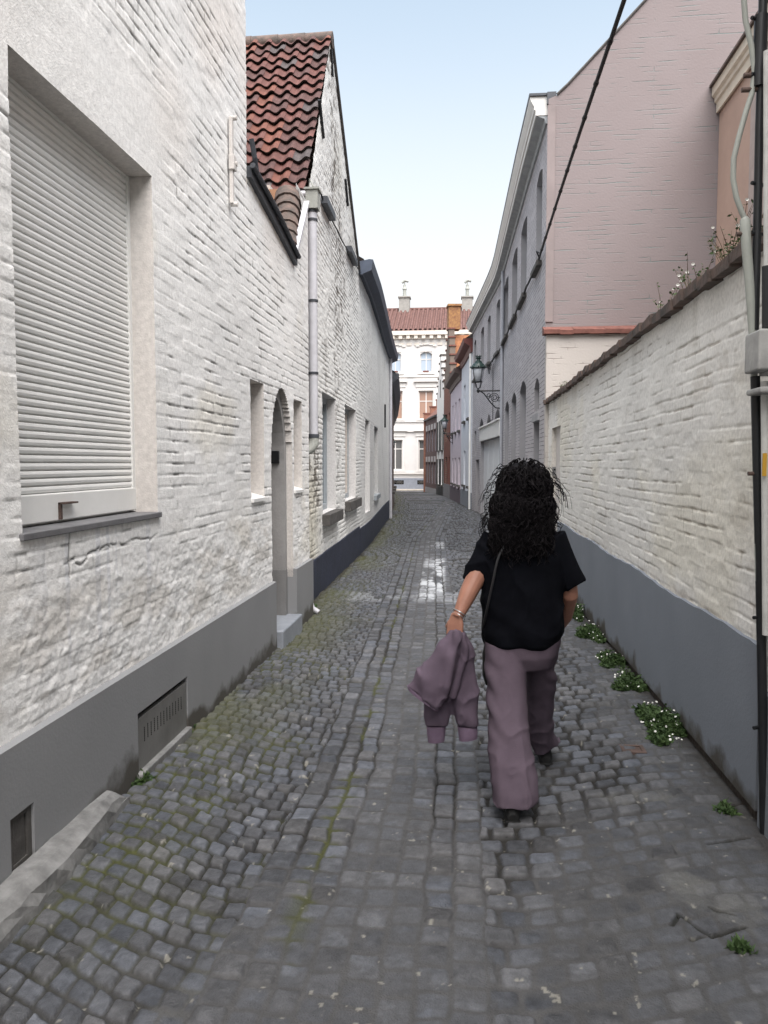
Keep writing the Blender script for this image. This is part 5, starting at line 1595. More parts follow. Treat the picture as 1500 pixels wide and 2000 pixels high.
# ------------------------------------------------------------------ wall lanterns
def lantern(base, arm, k=1.0, label=''):
    """base: point on the wall; arm: vector to the lantern's axis"""
    root = empty('wall_lantern', tuple(base), label, 'street lamp', 'old wall lanterns along the lane')
    d = Vector(arm); L = d.length; e = d.normalized(); up = Vector((0, 0, 1))
    P = lambda a, h: base + e * a + up * h
    mb = MB()
    mb.tube([P(0, 0), P(L * .5, 0), P(L + .02, 0)], .022 * k, 8)
    mb.tube([P(0.02, -.52 * k), P(L * .25, -.50 * k), P(L * .45, -.36 * k), P(L * .75, -.08 * k), P(L * .9, -.015)], .018 * k, 8)
    for (c, r0, turns, n, sgn) in ((.30, .15, 2.2, 40, 1), (.55, .09, 1.6, 28, -1), (.12, .08, 1.4, 24, 1)):
        pts = []
        for i in range(n + 1):
            t = i / n; a = sgn * 2 * math.pi * turns * t; r = r0 * k * (1 - .8 * t)
            pts.append(P(c * L + r * math.cos(a), -.21 * k + (c - .3) * .28 * k + r * math.sin(a)))
        mb.tube(pts, .012 * k, 6)
    q = e.cross(up)
    mb.hexa([base + q * s * .06 * k + e * a + up * z * k for z in (-.62, .1) for (s, a) in ((-1, 0), (1, 0), (1, .025), (-1, .025))])
    mb.build('bracket', M['black'], root, smooth=False)
    c = P(L, 0)
    mb = MB()
    mb.lathe(c, [(.02 * k, -.06 * k), (.045 * k, -.03 * k), (.05 * k, 0.02 * k), (.03 * k, .05 * k), (.03 * k, .08 * k)], 10)
    for i in range(4):
        a = math.pi / 2 * i + .6
        v = Vector((math.cos(a), math.sin(a), 0))
        mb.tube([c + up * .06 * k, c + v * .075 * k + up * .10 * k, c + v * .12 * k + up * .26 * k], .010 * k, 6)
        mb.tube([c + v * .115 * k + up * .26 * k, c + v * .20 * k + up * .66 * k], .009 * k, 6)
    mb.lathe(c + up * .25 * k, [(.12 * k, 0), (.14 * k, .01 * k), (.12 * k, .025 * k)], 16)
    mb.build('lamp_frame', M['black'], root)
    mb = MB(); mb.lathe(c + up * .275 * k, [(.10 * k, 0), (.155 * k, .25 * k), (.185 * k, .385 * k)], 16); mb.build('glass', M['lamp_glass'], root, smooth=True)
    mb = MB()
    mb.lathe(c + up * .66 * k, [(.22 * k, 0), (.245 * k, .02 * k), (.215 * k, .06 * k), (.16 * k, .13 * k), (.105 * k, .17 * k), (.10 * k, .20 * k), (.06 * k, .225 * k), (.05 * k, .27 * k), (.085 * k, .30 * k), (.06 * k, .325 * k), (.075 * k, .35 * k), (.03 * k, .36 * k)], 18)
    for i in range(8):
        a = 2 * math.pi * i / 8; v = Vector((math.cos(a), math.sin(a), 0))
        mb.lathe(c + v * .225 * k + up * .675 * k, [(.02 * k, 0), (.028 * k, .03 * k), (.005 * k, .06 * k)], 6)
    for i in range(6):
        a = 2 * math.pi * i / 6; v = Vector((math.cos(a), math.sin(a), 0))
        mb.lathe(c + v * .075 * k + up * 1.0 * k, [(.012 * k, 0), (.016 * k, .03 * k), (.004 * k, .055 * k)], 6)
    mb.build('lamp_roof', M['green_iron'], root)
    return root

def place_lanterns():
    s, z = GREY.hit(979.5, 763)
    b = GREY.P(s, z, .0); yy = b.y
    ax = at(934, 763, y=yy).x
    k = (at(934, 697, y=yy).z - z) / 1.0
    lantern(b, (ax - b.x, 0, 0), k, 'black wall lantern on scrolled bracket above the garage of the grey house')
    s, z = ROW.hit(884.5, 846)
    b = ROW.P(s, z, 0); ax = at(868, 846, y=b.y).x
    k = (at(868, 811, y=b.y).z - z) / 1.0
    lantern(b, (ax - b.x, 0, 0), k, 'distant wall lantern on the red brick house front')
    b = LEFT_C.P(LEFT_C.s[-1] - 6, 0); z = at(769, 878, y=b.y).z; b.z = z
    ax = at(768.5, 870, y=b.y).x
    k = (at(769, 858, y=b.y).z - z) / 1.0
    lantern(b, (ax - b.x, 0, 0), k, 'tiny far lantern peeking out at the left before the white mansion')
place_lanterns()
# ------------------------------------------------------------------ weeds, wall plants, covers
def ground_at(u, v):
    r = ray(u, v); z = 0.0
    for _ in range(6):
        t = (z - EYE) / r[2]; z = zgf(t * r[1])
    return Vector((t * r[0], t * r[1], z))

def leaf(mb, p, d, l, w, rng):
    d = d.normalized(); s = d.cross(Vector((rng.uniform(-1, 1), rng.uniform(-1, 1), rng.uniform(-.3, 1))))
    if s.length < 1e-4: return
    s.normalize(); n = d.cross(s)
    m = p + d * l * .5 + n * l * rng.uniform(-.15, .15)
    mb.mesh([p, m + s * w, p + d * l, m - s * w], [(0, 1, 2, 3)])

def weed(c, rx, ry, h, n, label, flowers=0, seed=1, group='weeds along the foot of the walls', name='weed_clump', cat='weeds'):
    rng = random.Random(seed); root = empty(name, tuple(c), label, cat, group)
    mb = MB(); fl = MB()
    for i in range(n):
        a = rng.uniform(0, 2 * math.pi); r = math.sqrt(rng.random())
        f = .6 + .4 * math.sin(3 * a + seed)
        b = c + Vector((rx * r * f * math.cos(a), ry * r * f * math.sin(a), .0))
        hh = h * (1.05 - .75 * r) * rng.uniform(.35, 1.1)
        lean = Vector((math.cos(a) * rng.uniform(0, .7), math.sin(a) * rng.uniform(0, .7), 1))
        tip = b + lean.normalized() * hh
        side = Vector((-lean.y, lean.x, .1)).normalized() * .0016
        mb.mesh([b - side, b + side, tip], [(0, 1, 2)])
        for k in range(rng.randint(3, 6)):
            q = b.lerp(tip, rng.uniform(.25, 1))
            dd = Vector((rng.uniform(-1, 1), rng.uniform(-1, 1), rng.uniform(-.2, .8)))
            leaf(mb, q, dd, rng.uniform(.018, .042), rng.uniform(.004, .010), rng)
    mb.build('leaves', M['grass'], root)
    for i in range(flowers):
        a = rng.uniform(0, 2 * math.pi); r = math.sqrt(rng.random())
        q = c + Vector((rx * r * math.cos(a), ry * r * math.sin(a), h * rng.uniform(.5, 1.15) * (1.05 - .6 * r)))
        nrm = Vector((rng.uniform(-.4, .4), rng.uniform(-1, 0), rng.uniform(.3, 1))).normalized()
        u_ = nrm.cross(Vector((1, 0, .2))).normalized(); w_ = nrm.cross(u_); rad = rng.uniform(.005, .0085)
        fl.mesh([q + nrm * .003] + [q + (u_ * math.cos(k * math.pi / 4) + w_ * math.sin(k * math.pi / 4)) * rad for k in range(8)], [(0, 1 + k, 1 + (k + 1) % 8) for k in range(8)])
        b = q + Vector((0, 0, -h * .4)); fl.m = 1; fl.mesh([b, b + Vector((.002, 0, 0)), q], [(0, 1, 2)]); fl.m = 0
    if flowers: fl.build('daisies', [M['petal'], M['grass']], root)
    return root

for (u, v, rx, ry, h, n, fl, lab) in (
        (1290, 1428, .115, .30, .12, 950, 34, 'largest green daisy clump at the foot of the blue grey plinth'),
        (1216, 1345, .10, .16, .10, 420, 12, 'dark weed clump by the broken footing, just beyond the largest daisy clump'),
        (1183, 1298, .10, .18, .10, 380, 12, 'sparse daisy weeds against the plinth, in the middle of the row'),
        (1142, 1246, .10, .28, .12, 560, 14, 'leafy weed clump against the plinth, second from the woman'),
        (1118, 1206, .08, .26, .15, 520, 14, 'bright tall weed clump at the plinth right beside the woman')):
    g = ground_at(u, v); g.x = max(min(g.x, 1.25), 1.18)
    weed(g, rx * 1.25, ry * 1.25, h * 1.25, int(n * 1.3), lab, fl, seed=int(u))
for (u, v, rx, ry, h, n, lab, s) in (
        (606, 1190, .05, .32, .07, 170, 'dark tuft in the corner past the doorstep on the left', 1), (276, 1528, .05, .10, .05, 90, 'small dark green tuft below the metal hatch', 2),
        (368, 1423, .04, .10, .04, 60, 'pale mossy tuft beside the far end of the metal hatch', 3), (1446, 1862, .04, .04, .03, 60, 'tiny tuft in the paving at the lower right', 4),
        (1418, 1590, .05, .08, .05, 60, 'scrappy tuft at the foot of the black pipe', 5), (648, 1125, .04, .5, .05, 130, 'thin strip of weeds along the navy plinth', 6)):
    g = ground_at(u, v)
    weed(g, rx, ry, h, n, lab, 0, seed=s + 50)

def ground_cover():
    rng = random.Random(31); mb = MB()
    for i in range(1500):
        y = rng.uniform(3.9, 10.5); n_ = float(fbm(np.array(y * 1.7), np.array(2.0), 3, 2))
        if n_ < .47 + .1 * rng.random(): continue
        x = 1.27 - abs(rng.gauss(0, .05)); b = Vector((x, y, zgf(y) - .004))
        for k in range(3):
            leaf(mb, b + Vector((rng.uniform(-.02, .02), rng.uniform(-.02, .02), rng.uniform(0, .03))), Vector((rng.uniform(-1, .6), rng.uniform(-1, 1), rng.uniform(.1, 1))), rng.uniform(.012, .035), rng.uniform(.003, .008), rng)
    tag(mb.build('ground_cover', M['grass']), kind='stuff')
ground_cover()

def wall_plant(u, v, h, n, label, seed, fl=4):
    rng = random.Random(seed)
    s, z = GARDEN.hit(u, v); c = GARDEN.P(s, 2.60, -.06)
    root = empty('wall_plant', tuple(c), label, 'wall plant', 'plants growing on the garden wall')
    mb = MB(); f = MB()
    for i in range(n):
        a = rng.uniform(0, 2 * math.pi); b = c + Vector((rng.uniform(-.03, .03), rng.uniform(-.08, .08), -.03))
        tip = b + Vector((math.cos(a) * .3 * h, math.sin(a) * .8 * h, h * rng.uniform(.5, 1.1)))
        mid = b.lerp(tip, .5) + Vector((0, rng.uniform(-.03, .03), .03))
        mb.m = 1; mb.tube([b, mid, tip], [.0022, .0018, .001], 4); mb.m = 0
        for k in range(9):
            q = b.lerp(mid, rng.random()) if rng.random() < .6 else mid.lerp(tip, rng.random())
            leaf(mb, q, Vector((rng.uniform(-1, 1), rng.uniform(-1, 1), rng.uniform(-.3, .8))), rng.uniform(.012, .03), rng.uniform(.004, .009), rng)
        if i < fl:
            q = tip; rad = rng.uniform(.008, .013)
            f.mesh([q] + [q + Vector((math.cos(k * math.pi / 3) * rad, -.004, math.sin(k * math.pi / 3) * rad * .8)) for k in range(6)], [(0, 1 + k, 1 + (k + 1) % 6) for k in range(6)])
    mb.build('foliage', [M['grass'], M['twig']], root)
    f.build('blossom', M['petal'], root)
wall_plant(1404, 535, .30, 26, 'tallest flowering plant on the garden wall below the peach house', 1, 3)
wall_plant(1441, 505, .26, 14, 'flowering sprig on the wall next to the grey conduit', 2, 4)
wall_plant(1334, 590, .26, 14, 'thin flowering plant on the wall against the pink gable', 3, 5)
wall_plant(1285, 622, .24, 7, 'sparse flower stalks on the wall left of the thin flowering plant', 4, 5)
wall_plant(1092, 772, .16, 16, 'low bushy plant at the far low end of the garden wall', 5, 0)

def cover(u, v, sx, sy, label, mat, name='gully_cover', bars=True):
    g = ground_at(u, v); root = empty(name, tuple(g), label, 'drain cover')
    mb = MB(); z = g.z + .012
    mb.box(g.x - sx, g.x + sx, g.y - sy, g.y + sy, z - .05, z)
    for (a, b, c, d) in ((-sx, -sx + .02, -sy, sy), (sx - .02, sx, -sy, sy), (-sx + .02, sx - .02, -sy, -sy + .02), (-sx + .02, sx - .02, sy - .02, sy)):
        mb.box(g.x + a, g.x + b, g.y + c, g.y + d, z + .0005, z + .007)
    if bars:
        k = 5
        for i in range(k):
            x = g.x - sx + .03 + (2 * sx - .06) * i / (k - 1); mb.box(x - .006, x + .006, g.y - sy + .02, g.y + sy - .02, z + .0005, z + .006)
    mb.build('iron_plate', mat, root, bevel=.002)
cover(1236, 1468, .065, .06, 'small rusty iron cover set in the setts by the daisies', M['rust'], 'iron_cover', False)
cover(858, 1076, .17, .2, 'dark square drain grate at the top of the white lime stain', M['dark_metal'])
cover(796, 949, .9, .9, 'pale round looking cover far off in front of the mansion', M['stone_edge'], 'manhole_cover', False)
# ------------------------------------------------------------------ the woman walking away
def fuse(mb, voxel, smooth=4, fn=None):
    """joins overlapping closed shapes into one continuous skin"""
    me = bpy.data.meshes.new('tmp'); me.from_pydata(mb.v, [], mb.f)
    o = bpy.data.objects.new('tmp', me); COL.objects.link(o)
    r = o.modifiers.new('r', 'REMESH'); r.mode = 'VOXEL'; r.voxel_size = voxel; r.use_smooth_shade = True
    if smooth:
        s = o.modifiers.new('s', 'SMOOTH'); s.iterations = smooth; s.factor = .5
    dg = bpy.context.evaluated_depsgraph_get(); dg.update()
    out = bpy.data.meshes.new_from_object(o.evaluated_get(dg))
    bpy.data.objects.remove(o); bpy.data.meshes.remove(me)
    if fn:
        n = len(out.vertices); co = np.empty(n * 3, np.float32); out.vertices.foreach_get('co', co); co = co.reshape(-1, 3)
        no = np.array([v.normal[:] for v in out.vertices])
        co = co + no * fn(co[:, 0].astype(float), co[:, 1].astype(float), co[:, 2].astype(float))[:, None]
        out.vertices.foreach_set('co', co.astype(np.float32).ravel()); out.update()
    return out

def loft(mb, secs, n=24, pw=2.3):
    """secs: (left point, right point, half thickness): flattened closed tube"""
    vs = []; fs = []
    for (L, Rr, t) in secs:
        L, Rr = Vector(L), Vector(Rr); c = (L + Rr) / 2; a = (Rr - L) / 2; b = Vector((0, 1, 0)) * t
        for k in range(n):
            q = 2 * math.pi * k / n; cs, sn = math.cos(q), math.sin(q)
            vs.append(c + a * (abs(cs) ** (2 / pw)) * (1 if cs > 0 else -1) + b * (abs(sn) ** (2 / pw)) * (1 if sn > 0 else -1))
    for i in range(len(secs) - 1):
        for k in range(n): fs.append((i * n + k, i * n + (k + 1) % n, (i + 1) * n + (k + 1) % n, (i + 1) * n + k))
    mb.mesh(vs, fs)
    mb.mesh(vs[:n], [tuple(range(n))[::-1]]); mb.mesh(vs[-n:], [tuple(range(n))])

def ball(mb, c, rx, ry, rz, n=18, m=10):
    c = Vector(c); vs = []; fs = []
    for i in range(m + 1):
        a = -math.pi / 2 + math.pi * i / m; r = max(.02, math.cos(a))
        for k in range(n):
            q = 2 * math.pi * k / n; vs.append(c + Vector((rx * r * math.cos(q), ry * r * math.sin(q), rz * math.sin(a))))
    for i in range(m):
        for k in range(n): fs.append((i * n + k, i * n + (k + 1) % n, (i + 1) * n + (k + 1) % n, (i + 1) * n + k))
    fs += [tuple(range(n))[::-1], tuple(m * n + k for k in range(n))]
    mb.mesh(vs, fs)

def ridge(a, b, k=4, seed=0):
    return (1 - np.abs(2 * fbm(a, b, 2, seed) - 1)) ** k

def curve_pts(pts, n):
    pts = [Vector(p) for p in pts]; out = []
    for i in range(len(pts) - 1):
        p0 = pts[max(i - 1, 0)]; p1 = pts[i]; p2 = pts[i + 1]; p3 = pts[min(i + 2, len(pts) - 1)]
        for k in range(n):
            t = k / n
            out.append(.5 * ((2 * p1) + (p2 - p0) * t + (2 * p0 - 5 * p1 + 4 * p2 - p3) * t * t + (3 * p1 - p0 - 3 * p2 + p3) * t ** 3))
    out.append(pts[-1]); return out

def build_person():
    Y0 = 3.75
    Pt = lambda u, v, y=Y0: at(u, v, y=y)
    gz = 0.0
    base = Pt(1020, 1500); base.z = 0
    root = empty('person', tuple(base), 'woman walking away in black shirt and wide mauve trousers, her long curly black hair loose', 'person')
    # ---- body: one skin
    mb = MB()
    ball(mb, Pt(1027, 975, 3.74), .078, .095, .112)
    ball(mb, Pt(1027, 986, 3.84), .014, .02, .02)                                    # nose
    for sx in (-1, 1): ball(mb, Pt(1027, 978, 3.75) + Vector((sx * .078, 0, 0)), .012, .022, .03)
    mb.tube([Pt(1026, 1000, 3.74), Pt(1025, 1045, 3.74)], [.052, .06], 14)
    loft(mb, [(Pt(985, 1035), Pt(1065, 1035), .07), (Pt(955, 1055), Pt(1090, 1055), .09), (Pt(955, 1110), Pt(1088, 1110), .10), (Pt(962, 1180), Pt(1082, 1180), .09), (Pt(955, 1240), Pt(1090, 1240), .12), (Pt(965, 1275), Pt(1080, 1275), .10)])
    # left arm hangs back with the jacket
    aL = [Pt(962, 1058, 3.75), Pt(934, 1118, 3.71), Pt(914, 1160, 3.66), Pt(898, 1196, 3.62), Pt(892, 1206, 3.61)]
    mb.tube(aL, [.056, .050, .043, .030, .027], 14)
    aR = [Pt(1088, 1058, 3.75), Pt(1106, 1118, 3.74), Pt(1113, 1163, 3.76), Pt(1106, 1205, 3.88), Pt(1094, 1222, 3.95)]
    mb.tube(aR, [.056, .048, .040, .030, .027], 14)
    # hands: palm, four fingers closing on what they hold, thumb from the side of the palm
    def hand(w, k, dirn, inward, side):
        d = Vector(dirn).normalized(); s = Vector(side).normalized(); q = Vector(inward).normalized()
        for j in range(5):
            t = j / 4; mb.tube([w - d * .02 + s * (-.012 + .024 * t), w + d * .03 + s * (-.026 + .052 * t), w + d * .078 + s * (-.030 + .060 * t)], [.014, .0145, .0125], 8)
        lens = (.066, .076, .071, .055)
        for j in range(4):
            b = w + d * .070 + s * (-.032 + .0213 * j); l = lens[j]
            mb.tube([b, b + d * l * .40 + q * .006, b + d * l * .62 + q * l * .38, b + d * l * .45 + q * l * .78, b + d * l * .18 + q * l * .84], [.0095, .009, .0085, .008, .007], 8)
        b = w + d * .022 - s * .030
        mb.tube([b, b + d * .024 - s * .016 + q * .014, b + d * .046 - s * .012 + q * .036, b + d * .058 + s * .002 + q * .050], [.012, .011, .0095, .008], 8)
    hand(Pt(891, 1207, 3.61), 1, (-.10, -.10, -1), (.35, .9, 0), (1, -.35, 0))
    hand(Pt(1094, 1222, 3.95), -1, (-.5, .5, -.7), (-.8, -.2, .2), (.3, .8, .4))
    # legs inside the trousers, feet
    mb.tube([Pt(985, 1260), Pt(995, 1400, 3.62), Pt(1000, 1560, 3.43), Pt(1000, 1590, 3.42)], [.06, .042, .032, .030], 12)
    mb.tube([Pt(1062, 1260), Pt(1055, 1370, 3.95), Pt(1062, 1455, 4.08), Pt(1064, 1470, 4.10)], [.06, .042, .032, .030], 12)
    me = fuse(mb, .0048, 2)
    body = link_mesh('body', me, M['skin'], root, True)
    # ---- trousers
    def tf(x, y, z):
        f = .011 * (fbm(x * 8, z * 3.5, 3, 1) - .5) * 2
        fold = np.sin((z * 1.0 + (x - .2) * 1.1) * 46 + 5 * fbm(x * 4, z * 4, 2, 2)) * .013 * sstep(.30, .45, z) * sstep(.72, .55, z) * sstep(.35, .6, fbm(x * 5, z * 6, 2, 5))
        vert = np.sin(x * 75 + 3 * fbm(x * 3, z * 2, 2, 3)) * .0035 * sstep(.5, .1, z)
        cr = ridge(x * 7 + z * 3, z * 7 - x * 4, 7, 4) * sstep(.85, .3, z) + .8 * ridge(x * 16, z * 2.2, 8, 1) * sstep(.5, .2, z)
        return f + fold + vert + .007 * (cr - .3)
    mb = MB()
    loft(mb, [(Pt(948, 1225), Pt(1094, 1225), .135), (Pt(946, 1250), Pt(1097, 1250), .145), (Pt(946, 1275), Pt(1092, 1275), .145), (Pt(952, 1300), Pt(1080, 1300), .12)], 32)
    L = [(1250, 946, 1026, 3.74, .125), (1290, 947, 1028, 3.71, .125), (1330, 949, 1029, 3.67, .118), (1375, 951, 1031, 3.62, .112), (1420, 953, 1034, 3.57, .108), (1470, 953, 1042, 3.52, .108), (1510, 956, 1047, 3.475, .112), (1540, 957, 1049, 3.445, .115), (1563, 957, 1049, 3.43, .115)]
    loft(mb, [(Pt(a, v, y), Pt(b, v, y), t) for (v, a, b, y, t) in L], 32)
    Rg = [(1250, 1022, 1097, 3.76, .125), (1285, 1024, 1090, 3.81, .118), (1320, 1027, 1087, 3.87, .115), (1360, 1028, 1082, 3.94, .11), (1400, 1029, 1080, 4.0, .108), (1430, 1031, 1084, 4.05, .108), (1448, 1034, 1090, 4.09, .11)]
    loft(mb, [(Pt(a, v, y), Pt(b, v, y), t) for (v, a, b, y, t) in Rg] + [(Pt(1041, 1470, 4.10), Pt(1094, 1442, 4.13), .12)], 32)
    me = fuse(mb, .0075, 3, tf)
    link_mesh('trousers', me, M['trouser'], root, True)
    # ---- shirt
    def sf(x, y, z):
        return .011 * (ridge(x * 5 + z * 2.2, z * 4 - x * 3, 7, 3) - .3) + .005 * (fbm(x * 7, z * 4, 3, 2) - .5) * 2 + .004 * np.sin(z * 30 + x * 25 + 5 * fbm(x * 5, z * 4, 2, 4)) * sstep(1.1, .9, z)
    mb = MB()
    loft(mb, [(Pt(988, 1012), Pt(1062, 1012), .065), (Pt(962, 1030), Pt(1082, 1030), .09), (Pt(948, 1052), Pt(1095, 1052), .115), (Pt(943, 1090), Pt(1100, 1090), .135), (Pt(940, 1145), Pt(1101, 1145), .145), (Pt(939, 1200), Pt(1100, 1200), .155), (Pt(940, 1232), Pt(1099, 1232), .16), (Pt(948, 1251), Pt(1092, 1252), .155), (Pt(985, 1261), Pt(1062, 1264), .13)], 36)
    def sleeve(p0, p1, w0, w1, y1):
        secs = []
        for i in range(5):
            t = i / 4; c = Vector(p0).lerp(Vector(p1), t); hw = w0 + (w1 - w0) * t
            d = (Vector(p1) - Vector(p0)).normalized(); a = Vector((d.z, 0, -d.x)).normalized()
            if a.x < 0: a = -a
            secs.append((c - a * hw, c + a * hw, hw * .95))
        loft(mb, secs, 24, 2.0)
    sleeve(Pt(974, 1052), Pt(921, 1141, 3.71), .085, .060, 0)
    sleeve(Pt(1072, 1050), Pt(1121, 1143, 3.74), .085, .058, 0)
    me = fuse(mb, .0075, 4, sf)
    link_mesh('shirt', me, M['tee'], root, True)
    # ---- shoes
    for (u, v, y) in ((1000, 1600, 3.43), (1064, 1478, 4.12)):
        c = Pt(u, v, y); z = zgf(y) + .012
        mb = MB(); x = c.x
        secs = []
        prof = [(-.085, .026, .035), (-.06, .033, .07), (0, .034, .075), (.07, .042, .06), (.12, .043, .045), (.16, .030, .03)]
        m = 14
        vs = []; fs = []
        for (dy, w, h) in prof:
            for k in range(m):
                q = 2 * math.pi * k / m
                vs.append((x + w * math.cos(q), y + dy, z + max(0, h * .5 + h * .6 * math.sin(q))))
        for i in range(len(prof) - 1):
            for k in range(m): fs.append((i * m + k, i * m + (k + 1) % m, (i + 1) * m + (k + 1) % m, (i + 1) * m + k))
        fs += [tuple(range(m))[::-1], tuple((len(prof) - 1) * m + k for k in range(m))]
        mb.mesh(vs, fs)
        mb.hexa([(x - .034, y - .088, z - .012), (x + .034, y - .088, z - .012), (x + .04, y + .16, z - .012), (x - .04, y + .16, z - .012), (x - .034, y - .088, z + .008), (x + .034, y - .088, z + .008), (x + .04, y + .16, z + .008), (x - .04, y + .16, z + .008)])
        mb.build('shoe', M['shoe'], root, smooth=False, bevel=.004)
    # ---- hair: a dense core and hundreds of curls
    rng = random.Random(11)
    mb = MB()
    ball(mb, Pt(1024, 956, 3.73), .124, .125, .136)
    ball(mb, Pt(1020, 992, 3.70), .140, .105, .12)
    ball(mb, Pt(1018, 1026, 3.675), .138, .065, .105)
    core = fuse(mb, .012, 14, lambda x, y, z: .014 * (fbm(x * 22, z * 22, 3, 1) - .5) * 2)
    hair = link_mesh('hair', core, M['hair'], root, True)
    mb = MB()
    def curl(start, out, length, rad, turns, tr, seg=30):
        down = Vector((0, 0, -1)); p = Vector(start); d = Vector(out).normalized()
        a = d.cross(Vector((.3, .2, 1))).normalized(); b = d.cross(a); ph = rng.uniform(0, 6.28); hand_ = rng.choice((-1, 1))
        pts = []
        for i in range(seg + 1):
            t = i / seg
            d = (d + down * .085).normalized(); p = p + d * (length / seg)
            r = rad * (.25 + .9 * t) ; q = ph + hand_ * 2 * math.pi * turns * t
            g = p + a * r * math.cos(q) + b * r * math.sin(q)
            for (c, rx, ry, rz) in ctr:
                w = Vector(((g.x - c.x) / rx, (g.y - c.y) / ry, (g.z - c.z) / rz)); L_ = w.length
                if L_ < 1.12:
                    w *= (1.10 + .09 * math.cos(q)) / max(L_, .2); g = Vector((c.x + w.x * rx, c.y + w.y * ry, c.z + w.z * rz))
            pts.append(g)
        mb.tube(pts, [tr * (1 - .55 * i / seg) for i in range(seg + 1)], 4, cap=False)
    ctr = [(Pt(1024, 956, 3.73), .116, .118, .128), (Pt(1020, 992, 3.70), .133, .10, .112), (Pt(1018, 1026, 3.675), .131, .06, .095)]
    for i in range(1300):
        c, rx, ry, rz = ctr[0 if i < 330 else (1 if i < 580 else 2)]
        th = rng.uniform(0, 2 * math.pi); ph = math.asin(rng.uniform(-.3, 1))
        if math.sin(th) > .75 and rng.random() < .8: th = -th
        n = Vector((math.cos(th) * math.cos(ph), math.sin(th) * math.cos(ph), math.sin(ph)))
        s = c + Vector((n.x * rx, n.y * ry, n.z * rz))
        flow = Vector((n.x * .22, n.y * .25, -.75 + .2 * n.z)) + Vector((rng.uniform(-.3, .3), rng.uniform(-.2, .2), rng.uniform(-.1, .1)))
        curl(s, flow, rng.uniform(.07, .17), rng.uniform(.005, .015), rng.uniform(1.4, 3.2), rng.uniform(.0018, .0042))
    # the loose curls that break the outline
    for (u, v, dx, dz, l, r, tn) in ((972, 935, -1, .2, .07, .012, 1.6), (958, 952, -1, .1, .075, .014, 1.5), (962, 962, -1, -.2, .08, .015, 1.7), (955, 985, -.8, -.5, .10, .017, 1.6), (952, 1000, -.9, -.4, .09, .018, 1.5), (950, 1012, -.6, -.7, .10, .018, 1.7),
                                     (1078, 932, 1, .1, .10, .014, 1.7), (1080, 942, 1, .25, .12, .016, 1.6), (1082, 952, 1, .0, .11, .017, 1.5), (1082, 985, .6, -.7, .12, .017, 1.8), (1086, 1000, .6, -.8, .10, .016, 1.6), (985, 918, -.8, .7, .06, .012, 1.5), (1068, 922, .9, .4, .06, .012, 1.4)):
        for j in range(6):
            curl(Pt(u + (2 if dx < 0 else -2) + rng.uniform(-6, 6), v + rng.uniform(-10, 10), rng.uniform(3.68, 3.76)), (dx, rng.uniform(-.3, .3), dz - .1), l * rng.uniform(.7, 1.3), r * rng.uniform(.6, 1.0), tn, rng.uniform(.0014, .0026), 34)
    mb.build('curls', M['hair'], hair)
    # ---- bracelet
    mb = MB()
    for (t, rr) in ((0.0, .034), (.014, .033)):
        c = Pt(897, 1197, 3.62) + Vector((-.003 * t * 60, 0, -t)); ax = (aL[4] - aL[3]).normalized(); a = ax.cross(Vector((0, 1, 0))).normalized(); b = ax.cross(a)
        mb.tube([c + (a * math.cos(q) + b * math.sin(q)) * rr for q in [2 * math.pi * k / 20 for k in range(21)]], .0026, 6, cap=False)
    mb.build('bracelet', M['silver'], root)
    return Pt

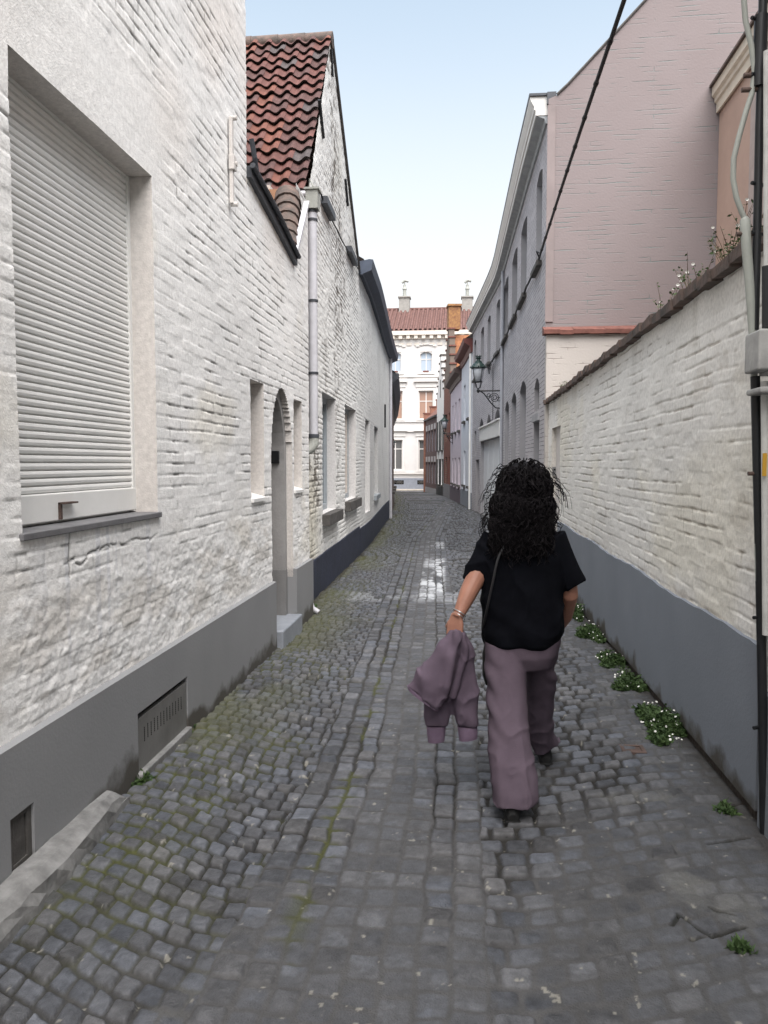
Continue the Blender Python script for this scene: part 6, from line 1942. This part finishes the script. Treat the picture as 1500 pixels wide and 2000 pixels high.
def build_jacket(Pt):
    c = Pt(880, 1300, 3.62)
    root = empty('folded_jacket', tuple(c), 'mauve sweatshirt held by its middle in the woman\'s left hand, cuffs hanging', 'jacket')
    mb = MB()
    def sec(rows): return [(Pt(a, b, y), Pt(c_, d, y), t) for (a, b, c_, d, y, t) in rows]
    loft(mb, sec([(877, 1228, 899, 1230, 3.62, .030), (864, 1246, 904, 1250, 3.60, .042), (842, 1275, 897, 1285, 3.59, .05), (818, 1306, 885, 1328, 3.585, .05), (803, 1326, 870, 1362, 3.58, .045), (796, 1340, 858, 1386, 3.58, .034)]), 28)
    loft(mb, sec([(886, 1228, 907, 1234, 3.64, .034), (884, 1252, 922, 1258, 3.65, .045), (880, 1290, 930, 1305, 3.66, .05), (878, 1330, 935, 1345, 3.665, .048), (881, 1375, 936, 1390, 3.67, .042), (887, 1404, 935, 1412, 3.67, .040), (892, 1416, 933, 1418, 3.67, .036)]), 28)
    loft(mb, sec([(828, 1335, 878, 1345, 3.67, .040), (824, 1365, 884, 1375, 3.67, .045), (826, 1395, 882, 1398, 3.67, .042), (831, 1418, 873, 1416, 3.67, .036)]), 28)
    mb.tube([Pt(894, 1230, 3.575), Pt(882, 1280, 3.555), Pt(868, 1340, 3.545), Pt(860, 1380, 3.56)], [.016, .026, .03, .016], 10)
    mb.tube([Pt(903, 1236, 3.59), Pt(908, 1280, 3.60), Pt(890, 1340, 3.61), Pt(872, 1375, 3.62)], [.014, .02, .022, .012], 10)
    def jf(x, y, z):
        return .010 * (ridge(x * 9 + z * 3, z * 5 - x * 6, 7, 2) - .3) + .005 * (fbm(x * 10, z * 7, 3, 2) - .5) * 2 + .0055 * np.sin((x * 1.0 + z * .45) * 52 + 7 * fbm(x * 6, z * 5, 2, 1))
    me = fuse(mb, .0062, 4, jf)
    link_mesh('fabric', me, M['jacket'], root, True)
    for rows in ([(893, 1417, 932, 1419, 3.67, .034), (895, 1432, 933, 1431, 3.67, .035), (897, 1446, 932, 1442, 3.67, .030)], [(833, 1418, 871, 1417, 3.67, .034), (834, 1434, 870, 1432, 3.67, .034), (836, 1449, 868, 1447, 3.67, .029)]):
        mb = MB(); loft(mb, sec(rows), 40, 2.0)
        mb.build('cuff', rib_mat, root, smooth=True)
    mb = MB(); loft(mb, [(Pt(795, 1338, 3.58), Pt(860, 1384, 3.58), .036), (Pt(797, 1346, 3.58), Pt(856, 1389, 3.58), .035)], 32)
    mb.build('hem_band', rib_mat, root, smooth=True)

rib_mat = simple('mauve ribbed knit', (.165, .12, .17), .95, .1, 30, .4, 200, spec=.1)
def build_bag(Pt):
    root = empty('shoulder_bag', tuple(Pt(955, 1300, 3.86)), 'black bag hanging at the woman\'s left hip, almost hidden by the trouser leg', 'bag')
    mb = MB(); loft(mb, [(Pt(946, 1258, 3.88), Pt(985, 1258, 3.88), .03), (Pt(942, 1275, 3.88), Pt(992, 1275, 3.88), .042), (Pt(942, 1318, 3.88), Pt(992, 1318, 3.88), .042), (Pt(948, 1336, 3.88), Pt(985, 1336, 3.88), .03)], 20, 4)
    mb.build('pouch', M['shoe'], root, smooth=True)
    mb = MB(); mb.tube(curve_pts([Pt(950, 1262, 3.86), Pt(942, 1240, 3.76), Pt(949, 1200, 3.635), Pt(962, 1140, 3.603), Pt(975, 1085, 3.61), Pt(1000, 1045, 3.64)], 5), .006, 6)
    mb.build('strap', M['cord'], root)
_Pt = build_person()
build_jacket(_Pt)
build_bag(_Pt)
